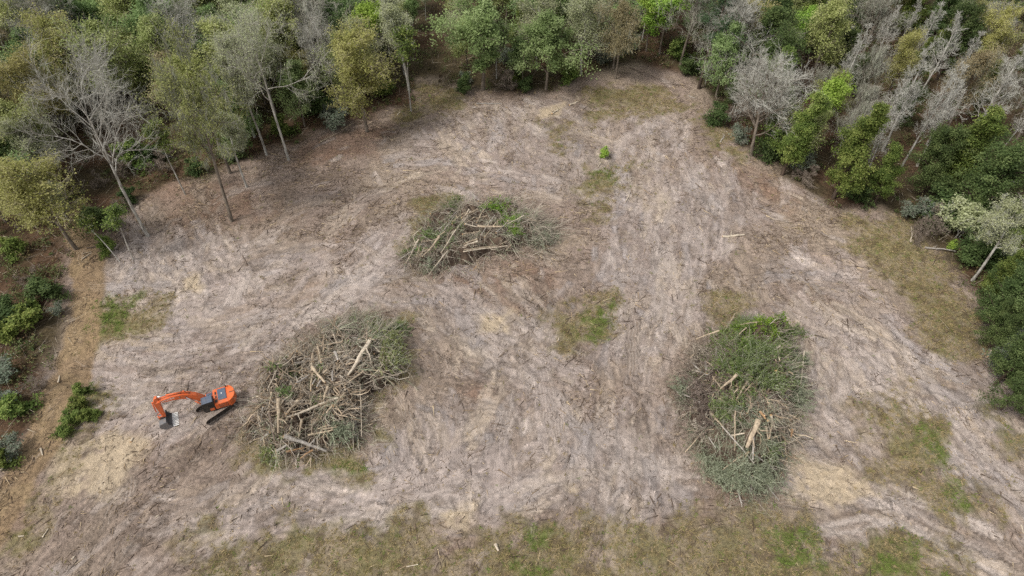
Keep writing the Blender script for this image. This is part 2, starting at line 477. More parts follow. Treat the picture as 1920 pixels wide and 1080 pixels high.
clear_sd = lambda p: 3.0 - 6.0 * at_grid(forest, p)
in_sand = lambda p: 4.0 * at_grid(sand, p) - 2.0
in_olive = lambda p: 4.0 * at_grid(olive, p) - 2.0
n_patch = 0
for _ in range(11000):
    if n_patch >= 4600: break
    if rng.random() < 0.55:
        Q = SAND[rng.integers(len(SAND))]
        p = Q.min(0) + rng.random(2) * (Q.max(0) - Q.min(0))
    else:
        u, v = rng.uniform(0, 1920), rng.uniform(150, 1100)
        p = at(u, v)[:2]
    if clear_sd(p) < 1.5: continue
    s = in_sand(p); g = in_olive(p)
    if g > 0.5 and rng.random() < 0.93: continue
    if s < 0 and rng.random() < 0.45: continue
    n_patch += 1
    w = 1 / (np.sum((FP - p) ** 2, 1) + 4) ** 1.5
    k = rng.choice(len(FP), p=w / w.sum())
    a = math.atan2(FD[k][1], FD[k][0]) + rng.normal() * 0.16
    big = rng.random() < 0.16
    L = rng.uniform(2.5, 6.0) if big else rng.uniform(0.6, 2.2)
    W = rng.uniform(0.7, 1.5) if big else rng.uniform(0.25, 0.75)
    R = L + W
    i0, i1 = np.searchsorted(GX, [p[0] - R, p[0] + R]); j0, j1 = np.searchsorted(GY, [p[1] - R, p[1] + R])
    if i1 - i0 < 2 or j1 - j0 < 2: continue
    sl = (slice(i0, i1), slice(j0, j1))
    dx = X[sl] - p[0]; dy = Y[sl] - p[1]
    curve = rng.normal() * 0.04
    uu = dx * math.cos(a) + dy * math.sin(a); vv = -dx * math.sin(a) + dy * math.cos(a) + curve * uu * uu
    sd = int(rng.integers(1, 400))
    ln = vnoise(vv / 0.36, uu / 1.7, 1.0, sd)
    rag = (vnoise(vv / 0.5, uu / 1.2, 1.0, sd + 7) - 0.5)
    m = sstep(1.0, 0.75, np.abs(uu) / L + rag * 0.9) * sstep(1.0, 0.78, np.abs(vv) / W + rag * 0.8)
    inside = sstep(-1.5, 1.5, s)
    tone = rng.random()
    if tone < 0.58 * inside + 0.2:
        c = C_SAND * (1 - rng.random() * 0.4) + C_PINK * 0.0
        c = C_PINK + (C_SAND - C_PINK) * rng.random() ** 1.3
        if rng.random() < 0.2: c = 0.5 * (c + C_YEL)
        al = rng.uniform(0.2, 0.7)
        if rng.random() < 0.15: c = srgb(158, 149, 145) * rng.uniform(.85, 1.1)
    elif tone < 0.9:
        c = C_BASE + (C_TAN - C_BASE) * rng.random(); al = rng.uniform(0.2, 0.6)
    else:
        c = C_DRK; al = rng.uniform(0.2, 0.6)
    c = c * (1 + (ln - 0.5)[..., None] * rng.uniform(0.4, 1.1))
    mm = (m * al)[..., None]
    col[sl] = col[sl] * (1 - mm) + c * mm
    zg[sl] += m * ((ln - 0.5) * 0.07 - 0.02)
    light = 1.0 if (c.mean() > C_BASE.mean() * 1.05) else -0.4
    smoothed[sl] = np.clip(smoothed[sl] + m * al * light, 0, 1)
    st = m > 0.4
    comb[sl][st] = 0.0
    if rng.random() < 0.42: comb[sl] = np.maximum(comb[sl], sstep(0.4, 0.9, m) * rng.uniform(0.4, 1.0))
    fx[sl][st] = math.cos(a); fy[sl][st] = math.sin(a)

# paired track marks with cleat bars
for k in range(110):
    if k < 6:
        p = at(*[(440, 740), (470, 690), (380, 830), (330, 860), (300, 700), (520, 650)][k])[:2]
    else:
        p = at(rng.uniform(60, 1900), rng.uniform(200, 1060))[:2]
    if clear_sd(p) < 1.5 or in_olive(p) > 1.2: continue
    j = int(np.argmin(np.sum((FP - p) ** 2, 1)))
    a = math.atan2(FD[j][1], FD[j][0]) + rng.normal() * 0.3
    L = rng.uniform(3, 10); cur = rng.normal() * 0.02
    i0, i1 = np.searchsorted(GX, [p[0] - L - 2, p[0] + L + 2]); j0, j1 = np.searchsorted(GY, [p[1] - L - 2, p[1] + L + 2])
    if i1 - i0 < 4 or j1 - j0 < 4: continue
    sl = (slice(i0, i1), slice(j0, j1))
    dx = X[sl] - p[0]; dy = Y[sl] - p[1]
    uu = dx * math.cos(a) + dy * math.sin(a); vv = -dx * math.sin(a) + dy * math.cos(a) + cur * uu * uu
    ds = np.abs(np.abs(vv) - 0.95)
    band = sstep(0.42, 0.22, ds) * sstep(1.0, 0.85, np.abs(uu) / L) * sstep(0.3, 0.5, vnoise(uu, vv, 1.6, k))
    edge = sstep(0.2, 0.05, np.abs(ds - 0.42)) * sstep(1.0, 0.85, np.abs(uu) / L)
    bars = np.sin(uu * 2 * math.pi / 0.62)
    tone = rng.choice([0.9, 1.12, 1.05])
    col[sl] *= (1 + band * ((tone - 1) + 0.13 * bars) - 0.10 * edge)[..., None]
    zg[sl] += -0.05 * band + 0.03 * band * bars + 0.04 * edge
    smoothed[sl] = np.clip(smoothed[sl] + band * 0.3, 0, 1)

# ridges of pushed-up soil and dark wet clods
for _ in range(3000):
    u, v = rng.uniform(0, 1920), rng.uniform(170, 1080)
    p = at(u, v)[:2]
    if clear_sd(p) < 1.0 or in_olive(p) > 0.5: continue
    w = 1 / (np.sum((FP - p) ** 2, 1) + 4) ** 1.5
    k = rng.choice(len(FP), p=w / w.sum())
    a = math.atan2(FD[k][1], FD[k][0]) + rng.normal() * 0.35 + (math.pi / 2 if rng.random() < 0.25 else 0)
    L = rng.uniform(0.2, 1.1); W = rng.uniform(0.12, 0.24)
    i0, i1 = np.searchsorted(GX, [p[0] - L - W, p[0] + L + W]); j0, j1 = np.searchsorted(GY, [p[1] - L - W, p[1] + L + W])
    if i1 - i0 < 2 or j1 - j0 < 2: continue
    sl = (slice(i0, i1), slice(j0, j1))
    dx = X[sl] - p[0]; dy = Y[sl] - p[1]
    uu = dx * math.cos(a) + dy * math.sin(a); vv = -dx * math.sin(a) + dy * math.cos(a)
    vv = vv + 0.1 * np.sin(uu * rng.uniform(0.8, 2) + rng.uniform(0, 6))
    m = sstep(1.0, 0.3, np.abs(uu) / L) * sstep(1.0, 0.2, np.abs(vv) / W)
    zg[sl] += m * rng.uniform(-0.10, 0.2)
    mm = (m * rng.uniform(0.05, 0.4))[..., None]
    c = C_DRK * rng.uniform(0.55, 1.0)
    col[sl] = col[sl] * (1 - mm) + c * mm

col = blend(col, yellow * sstep(0.2, 0.45, n3 * 0.6 + n2 * 0.4) * 0.9, C_YEL * 1.05)
smoothed = np.clip(smoothed + yellow * 0.8, 0, 1) 
for P, wd, amt in RUTS:
    d = dist_line(X, Y, P) + (n3 - 0.5) * 0.4
    m = sstep(wd, wd * 0.5, d)
    smoothed = np.clip(smoothed + m * (0.6 if amt > 0 else 0), 0, 1)
    col = blend(col, m * abs(amt), C_SAND if amt > 0 else C_DRK)
    zg -= m * 0.06
    zg += sstep(wd * 0.5, 0, np.abs(d - wd * 1.2)) * 0.05
gmask = np.clip(olive * sstep(0.42, 0.60, n2 * 0.5 + n3 * 0.3 + n1 * 0.2 + olive * 0.1), 0, 1)
col = blend(col, olive * 0.12, C_OLV * 1.1)
col = blend(col, gmask * 0.6, C_OLV * (0.5 + 0.9 * fbm(X, Y, 0.55, 2, 45))[..., None])
nA = fbm(X, Y, 1.5, 3, 140); nB = fbm(X, Y, 3.5, 3, 150); nC = fbm(X, Y, 1.0, 3, 160)
col = blend(col, sstep(0.46, 0.58, nA) * olive * 0.55, srgb(150, 135, 112))
col = blend(col, sstep(0.54, 0.66, nB) * olive * 0.5, srgb(112, 108, 66))
col = blend(col, sstep(0.56, 0.66, nC) * olive * 0.65, srgb(96, 82, 62))
grn = green * sstep(0.3, 0.55, n3 * 0.6 + n2 * 0.4)
col = blend(col, grn * 0.85, C_GRN * (0.5 + 1.0 * fbm(X, Y, 0.6, 2, 46))[..., None])
col = blend(col, road * 0.92, C_ROAD * (0.8 + 0.4 * n2)[..., None])
col = blend(col, road * sstep(0.5, 0.62, n2) * 0.5, srgb(150, 130, 100))
fcol = C_FOR + (C_FOR2 - C_FOR) * sstep(0.4, 0.6, n1)[..., None]
fcol = fcol * (0.7 + 0.6 * n3)[..., None]
col = blend(col, forest * (1 - road), fcol)
col = np.clip(col * (0.84 + 0.28 * fbm(X, Y, 16, 3, 77))[..., None], 0.01, 0.9)

macro = (fbm(X, Y, 26, 3, 40) - 0.5) * 0.7
Z = macro + zg + (fbm(X, Y, 1.1, 3, 60) - 0.5) * 0.10 + forest * (fbm(X, Y, 2.6, 3, 61) - 0.5) * 0.5 + olive * (n3 - 0.5) * 0.14
fade = sstep(400, 150, np.hypot(X, Y - 60))
Z = Z * fade


def gz(x, y):
    i = np.clip(np.searchsorted(GX, x) - 1, 0, len(GX) - 2); j = np.clip(np.searchsorted(GY, y) - 1, 0, len(GY) - 2)
    tx = (x - GX[i]) / (GX[i + 1] - GX[i]); ty = (y - GY[j]) / (GY[j + 1] - GY[j])
    return (Z[i, j] * (1 - tx) + Z[i + 1, j] * tx) * (1 - ty) + (Z[i, j + 1] * (1 - tx) + Z[i + 1, j + 1] * tx) * ty


def sample(A, x, y):
    i = np.clip(np.searchsorted(GX, x) - 1, 0, len(GX) - 2); j = np.clip(np.searchsorted(GY, y) - 1, 0, len(GY) - 2)
    return A[i, j]


def ground_material():
    m, nt, bs = new_mat("cleared_soil")
    N = nt.nodes; Lk = nt.links
    c = attr_node(nt, "soil"); fl = attr_node(nt, "flow"); sm = attr_node(nt, "smoothed")
    tc = N.new("ShaderNodeTexCoord")
    sep = N.new("ShaderNodeSeparateXYZ"); Lk.new(tc.outputs["Object"], sep.inputs[0])
    sf = N.new("ShaderNodeSeparateXYZ"); Lk.new(fl.outputs["Vector"], sf.inputs[0])
    M = lambda op, a, b=None: math_node(nt, op, a, b)
    u = M('ADD', M('MULTIPLY', sep.outputs[0], sf.outputs[0]), M('MULTIPLY', sep.outputs[1], sf.outputs[1]))
    v = M('SUBTRACT', M('MULTIPLY', sep.outputs[1], sf.outputs[0]), M('MULTIPLY', sep.outputs[0], sf.outputs[1]))
    cb = N.new("ShaderNodeCombineXYZ")
    Lk.new(M('MULTIPLY', u, 0.8), cb.inputs[0]); Lk.new(M('MULTIPLY', v, 6.5), cb.inputs[1])
    streak = N.new("ShaderNodeTexNoise"); streak.inputs["Scale"].default_value = 1.0; streak.inputs["Detail"].default_value = 3
    Lk.new(cb.outputs[0], streak.inputs["Vector"])
    fine = N.new("ShaderNodeTexNoise"); fine.inputs["Scale"].default_value = 3.2; fine.inputs["Detail"].default_value = 6; fine.inputs["Roughness"].default_value = 0.78
    Lk.new(tc.outputs["Object"], fine.inputs["Vector"])
    mid = N.new("ShaderNodeTexNoise"); mid.inputs["Scale"].default_value = 1.3; mid.inputs["Detail"].default_value = 6; mid.inputs["Roughness"].default_value = 0.65
    Lk.new(tc.outputs["Object"], mid.inputs["Vector"])
    f1 = ramp(nt, streak.outputs["Fac"], [(0.32, (0.72,) * 3), (0.5, (1.0,) * 3), (0.68, (1.22,) * 3)])
    f2 = ramp(nt, fine.outputs["Fac"], [(0.34, (0.56,) * 3), (0.5, (1.0,) * 3), (0.66, (1.34,) * 3)])
    f3 = ramp(nt, mid.outputs["Fac"], [(0.3, (0.76, 0.74, 0.72)), (0.5, (1.0,) * 3), (0.7, (1.18, 1.16, 1.12))])
    keep = M('SUBTRACT', 0.85, M('MULTIPLY', sm.outputs["Fac"], 0.5))
    x = mix_col(nt, M('MULTIPLY', keep, 0.4), c.outputs["Color"], f1.outputs[0], 'MULTIPLY')
    x = mix_col(nt, keep, x, f2.outputs[0], 'MULTIPLY')
    x = mix_col(nt, 0.8, x, f3.outputs[0], 'MULTIPLY')
    # teeth marks along the push
    cmb = attr_node(nt, "comb")
    wob = N.new("ShaderNodeTexNoise"); wob.inputs["Scale"].default_value = 0.9; wob.inputs["Detail"].default_value = 2
    Lk.new(tc.outputs["Object"], wob.inputs["Vector"])
    ph = M('ADD', M('MULTIPLY', v, 18.0), M('MULTIPLY', wob.outputs["Fac"], 16.0))
    wave = M('SINE', ph)
    wave = M('MULTIPLY', M('MULTIPLY', wave, cmb.outputs["Fac"]), M('MULTIPLY', streak.outputs["Fac"], 1.7))
    x = mix_col(nt, M('MULTIPLY', M('MAXIMUM', wave, 0.0), 0.11), x, srgb(104, 91, 82))
    x = mix_col(nt, M('MULTIPLY', M('MAXIMUM', M('MULTIPLY', wave, -1.0), 0.0), 0.34), x, srgb(192, 181, 170))
    # litter: crumbs of bark and pale chips
    vo = N.new("ShaderNodeTexVoronoi"); vo.inputs["Scale"].default_value = 4.5
    Lk.new(tc.outputs["Object"], vo.inputs["Vector"])
    chip = ramp(nt, vo.outputs["Distance"], [(0.10, (1, 1, 1)), (0.17, (0, 0, 0))])
    sc_ = N.new("ShaderNodeSeparateColor"); Lk.new(vo.outputs["Color"], sc_.inputs[0])
    pale = M('MULTIPLY', chip.outputs[0], M('GREATER_THAN', sc_.outputs[0], 0.86))
    brown = M('MULTIPLY', chip.outputs[0], M('LESS_THAN', sc_.outputs[0], 0.32))
    x = mix_col(nt, M('MULTIPLY', M('MULTIPLY', brown, keep), 0.6), x, srgb(84, 68, 56))
    x = mix_col(nt, M('MULTIPLY', M('MULTIPLY', pale, keep), 0.45), x, srgb(205, 190, 165))
    Lk.new(x, bs.inputs["Base Color"])
    bs.inputs["Roughness"].default_value = 0.95
    bs.inputs["Specular IOR Level"].default_value = 0.12
    hgt = M('ADD', M('ADD', M('SUBTRACT', M('MULTIPLY', streak.outputs["Fac"], 0.5), M('MULTIPLY', wave, 0.1)), fine.outputs["Fac"]), M('MULTIPLY', mid.outputs["Fac"], 1.5))
    bp = N.new("ShaderNodeBump"); bp.inputs["Strength"].default_value = 0.9; bp.inputs["Distance"].default_value = 0.16
    Lk.new(hgt, bp.inputs["Height"]); Lk.new(bp.outputs[0], bs.inputs["Normal"])
    return m


nx_, ny_ = len(GX), len(GY)
idx = np.arange(nx_ * ny_).reshape(nx_, ny_)
Fg = np.stack([idx[:-1, :-1], idx[1:, :-1], idx[1:, 1:], idx[:-1, 1:]], -1).reshape(-1, 4)
Vg = np.stack([X, Y, Z], -1).reshape(-1, 3)
me = build_mesh("ground", Vg, Fg, smooth=True, mats=[ground_material()], colors={"soil": col.reshape(-1, 3)}, attrs={"smoothed": smoothed.ravel(), "comb": (comb * (1 - forest) * (1 - gmask)).ravel()})
fa = me.attributes.new("flow", 'FLOAT_VECTOR', 'POINT')
fa.data.foreach_set("vector", np.stack([fx, fy, fx * 0], -1).astype(np.float32).ravel())
ground = tag(link("ground", me), kind="structure")

# ------------------------------------------------------------------ tree generator
def spawn(P, Ln, n, t0, t1, ang, angv, lmin, lmax, K, wig, up, rg, lenfn=None, out=0.0):
    """children of polylines P (M,K0,3) -> (P2, L2, parent index)"""
    M, K0, _ = P.shape
    idx = np.repeat(np.arange(M), n)
    t = (np.tile(np.arange(n), M) + rg.random(M * n)) / n
    t = t0 + (t1 - t0) * t
    s = t * (K0 - 1); i = np.minimum(s.astype(int), K0 - 2); f = (s - i)[:, None]
    o = P[idx, i] * (1 - f) + P[idx, i + 1] * f
    tan = norm(P[idx, i + 1] - P[idx, i])
    r = rg.normal(size=tan.shape)
    perp = norm(r - (r * tan).sum(-1, keepdims=True) * tan)
    a = np.radians(ang + rg.normal(size=len(idx)) * angv)[:, None]
    d = norm(np.cos(a) * tan + np.sin(a) * perp)
    L = Ln[idx] * rg.uniform(lmin, lmax, len(idx))
    if lenfn is not None: L = L * lenfn(t)
    pts = [o]
    for k in range(K - 1):
        d = norm(d + wig * rg.normal(size=d.shape) + np.array([0, 0, up]))
        pts.append(pts[-1] + d * (L / (K - 1))[:, None])
    return np.stack(pts, 1), L, idx, t


def make_tree(kind, seed, H, trunk_r, base, n1, ang1, len1, prof, n2, n3, n4, leaves=0, leaf=(0.224, 0.134), clump=0.5, moss=0, up1=0.06, lean=0.03, wig=0.10,
              ang2=45, twig=0.55, twr=0.016, stems=1, spread=0.35, droop=0.0, hide_tw=False, limb=1.0, bark=None, leafm=None, mossm=None, twm=None):
    rg = np.random.default_rng(seed)
    K = 9
    trunks = []
    for s in range(stems):
        d = np.array([rg.normal() * lean, rg.normal() * lean, 1.0])
        if stems > 1:
            az = s / stems * 6.28 + rg.random()
            d = np.array([math.cos(az) * 0.25, math.sin(az) * 0.25, 1.0])
        p = np.array([rg.normal() * 0.1 * (stems > 1), rg.normal() * 0.1 * (stems > 1), -0.3]); pts = [p]
        hh = H * (1 if s == 0 else rg.uniform(0.75, 0.98))
        for k in range(K - 1):
            d = norm(d + np.array([rg.normal() * lean, rg.normal() * lean, 0.05]))
            p = p + d * (hh + 0.3) / (K - 1); pts.append(p)
        trunks.append(pts)
    T = np.array(trunks)
    Lt = np.full(len(T), H)
    tr = trunk_r / math.sqrt(stems)
    taper = np.array([1.25, 0.92, 0.85, 0.78, 0.68, 0.55, 0.4, 0.25, 0.08])
    woodV, woodF, off = [], [], 0

    def add(P, R, S):
        nonlocal off
        v, f = tubes(P, R, S)
        woodV.append(v); woodF.append(f + off); off += len(v)
    add(T, np.broadcast_to(taper * tr, T.shape[:2]), 7)
    B1, L1, i1, t1 = spawn(T, Lt, max(1, n1 // stems), base, 0.97, ang1, 9, len1 * 0.75, len1 * 1.2, 6, wig, up1, rg, lenfn=lambda t: prof((t - base) / (1 - base)))
    if leaves:
        sc1 = rg.choice([.55, .8, 1.0, 1.25], len(B1), p=[.2, .3, .35, .15])
        B1 = B1[:, :1] + (B1 - B1[:, :1]) * sc1[:, None, None]; L1 = L1 * sc1
    r1 = np.interp(t1, np.linspace(0, 1, K), taper)[:, None] * tr * 0.55
    r1 = np.minimum(r1, 0.03 + L1[:, None] * 0.03) * limb
    add(B1, r1 * np.linspace(1, 0.3, 6), 5)
    B2, L2, i2, t2 = spawn(B1, L1, n2, 0.25, 1.0, ang2, 12, 0.35, 0.62, 4, wig * 1.3, up1 * 0.9 - droop, rg)
    r2 = (r1[i2] * 0.45) * np.linspace(1, 0.35, 4)
    add(B2, np.maximum(r2, 0.014 * limb ** 2), 4)
    B3, L3, i3, t3 = spawn(B2, L2, n3, 0.2, 1.0, 42, 14, 0.4, 0.7, 3, wig * 1.6, up1 * 0.6 - droop * 1.5, rg)
    tv, tf, toff = [], [], 0
    tw_t = []
    if not hide_tw:
        v, f = tubes(B3, np.broadcast_to(np.array([1.0, 0.7, 0.4]) * twr, B3.shape[:2]), 3)
        tv.append(v); tf.append(np.concatenate([f[:, [0, 1, 2]], f[:, [0, 2, 3]]])); toff += len(v); tw_t.append(np.full(len(v), 0.55) + rg.normal(size=len(v)) * 0.02)
        if n4:
            P4, L4, i4, t4 = spawn(B3, np.maximum(L3, 0.5), n4, 0.15, 1.0, 40, 16, twig * 0.6, twig * 1.25, 2, 0.1, 0.05 - droop * 2, rg)
            v, f = slivers(P4[:, 0], P4[:, 1], twr * 0.62)
            tv.append(v); tf.append(f + toff); toff += len(v)
            tw_t.append(np.repeat(np.clip(0.5 + rg.normal(size=len(P4)) * 0.22, 0, 1), 4))
    LV = LF = LT = None
    if leaves:
        q = rg.integers(0, len(B3), leaves)
        t = rg.random(leaves)[:, None] ** 0.7
        c = B3[q, 0] * (1 - t) + B3[q, 2] * t + rg.normal(size=(leaves, 3)) * clump * np.array([1, 1, 0.7])
        nrm = rg.normal(size=(leaves, 3)) * 0.75 + np.array([0, 0, 0.8])
        ctr = np.array([T[0, :, 0].mean(), T[0, :, 1].mean(), H * (base + 1) / 2])
        nrm = nrm + norm(c - ctr) * 0.6
        LV, LF = rhombs(c, nrm, leaf[0] * rg.uniform(0.6, 1.25, leaves), leaf[1] * rg.uniform(0.6, 1.25, leaves), rg)
        tint2 = rg.random(len(B2)) * 0.6 + 0.2
        tint = tint2[i3[q]] + rg.normal(size=leaves) * 0.13
        LT = np.repeat(np.clip(tint, 0, 1), 4)
    if moss:
        q = rg.integers(0, len(B2), moss)
        t = rg.random(moss)[:, None]
        o = B2[q, 1] * (1 - t) + B2[q, 3] * t + rg.normal(size=(moss, 3)) * 0.15
        e = o + np.array([0, 0, -1.0]) * rg.uniform(0.4, 1.5, moss)[:, None] + rg.normal(size=(moss, 3)) * 0.18
        MV, MF = slivers(o, e, rg.uniform(0.02, 0.06, moss))
        mt = np.repeat(rg.random(moss), 4)
    wood = build_mesh(kind + "_trunk", np.concatenate(woodV), np.concatenate(woodF), smooth=True, mats=[bark])
    parts = [("trunk", wood)]
    cv, cf, ct, cm, o2 = [], [], [], [], 0
    mats = []
    if tv:
        V = np.concatenate(tv); F = np.concatenate(tf)
        cv.append(V); cf.append(F + o2); ct.append(np.concatenate(tw_t)); cm.append(np.full(len(F), len(mats))); mats.append(twm); o2 += len(V)
    if leaves:
        cv.append(LV); cf.append(LF + o2); ct.append(LT); cm.append(np.full(len(LF), len(mats))); mats.append(leafm); o2 += len(LV)
    if moss:
        cv.append(MV); cf.append(MF + o2); ct.append(mt); cm.append(np.full(len(MF), len(mats))); mats.append(mossm); o2 += len(MV)
    crown = build_mesh(kind + "_crown", np.concatenate(cv), np.concatenate(cf), attrs={"tint": np.concatenate(ct)}, mats=mats, fmat=np.concatenate(cm))
    parts.append(("crown", crown))
    return dict(H=H, parts=parts)


BK_PALE = bark_mat("pale_grey_bark", (118, 110, 100), (206, 202, 192))
BK_MID = bark_mat("grey_brown_bark", (84, 74, 64), (146, 134, 120))
BK_DARK = bark_mat("dark_bark", (58, 48, 42), (96, 82, 70))
TW_PALE = tint_mat("pale_twigs", [(138, 133, 122), (180, 177, 166), (210, 208, 198)])
TW_GREY = tint_mat("grey_twigs", [(128, 122, 110), (158, 154, 140), (180, 178, 164)])
TW_TAN = tint_mat("tan_twigs", [(144, 134, 112), (172, 162, 136), (190, 178, 150)])
TW_BROWN = tint_mat("brown_twigs", [(104, 92, 82), (132, 118, 106), (154, 142, 130)])
MOSS = tint_mat("hanging_moss", [(146, 148, 128), (172, 174, 154), (190, 192, 172)])
LF_OLIVE = leaf_mat("olive_spring_leaves", [(126, 136, 76), (162, 172, 106), (192, 196, 138)])
LF_YELLOW = leaf_mat("yellow_spring_leaves", [(138, 138, 76), (168, 166, 100), (192, 186, 128)])
LF_PALE = leaf_mat("pale_grey_green_leaves", [(144, 150, 110), (174, 180, 138), (196, 200, 164)])
LF_GREEN = leaf_mat("evergreen_oak_leaves", [(96, 116, 72), (136, 160, 100), (172, 190, 136)])
LF_DARK = leaf_mat("dark_evergreen_leaves", [(60, 76, 44), (90, 108, 62), (126, 140, 88)])
LF_MID = leaf_mat("yellow_green_leaves", [(74, 92, 46), (116, 134, 66), (164, 172, 98)])
LF_LIME = leaf_mat("lime_spring_leaves", [(128, 156, 60), (156, 184, 80), (180, 202, 106)])
LF_PINE = leaf_mat("pine_needles", [(58, 76, 54), (82, 104, 72), (104, 124, 88)])
LF_BLUE = leaf_mat("grey_green_scrub_leaves", [(98, 108, 90), (126, 136, 116), (150, 158, 138)])
LF_TAN = leaf_mat("dry_tan_leaves", [(140, 128, 96), (166, 152, 116), (184, 170, 136)])

dome = lambda s: np.sqrt(np.clip(1 - (s * 1.02 - 0.12) ** 2, 0.02, 1)) * (1 - 0.45 * s)
ovoid = lambda s: np.clip(np.sin(np.clip(s * 0.85 + 0.22, 0, 1) * math.pi), 0.12, 1)
cone = lambda s: np.clip(1.0 - 0.85 * s, 0.12, 1)
candel = lambda s: np.clip(1.1 - 0.55 * s, 0.2, 1)

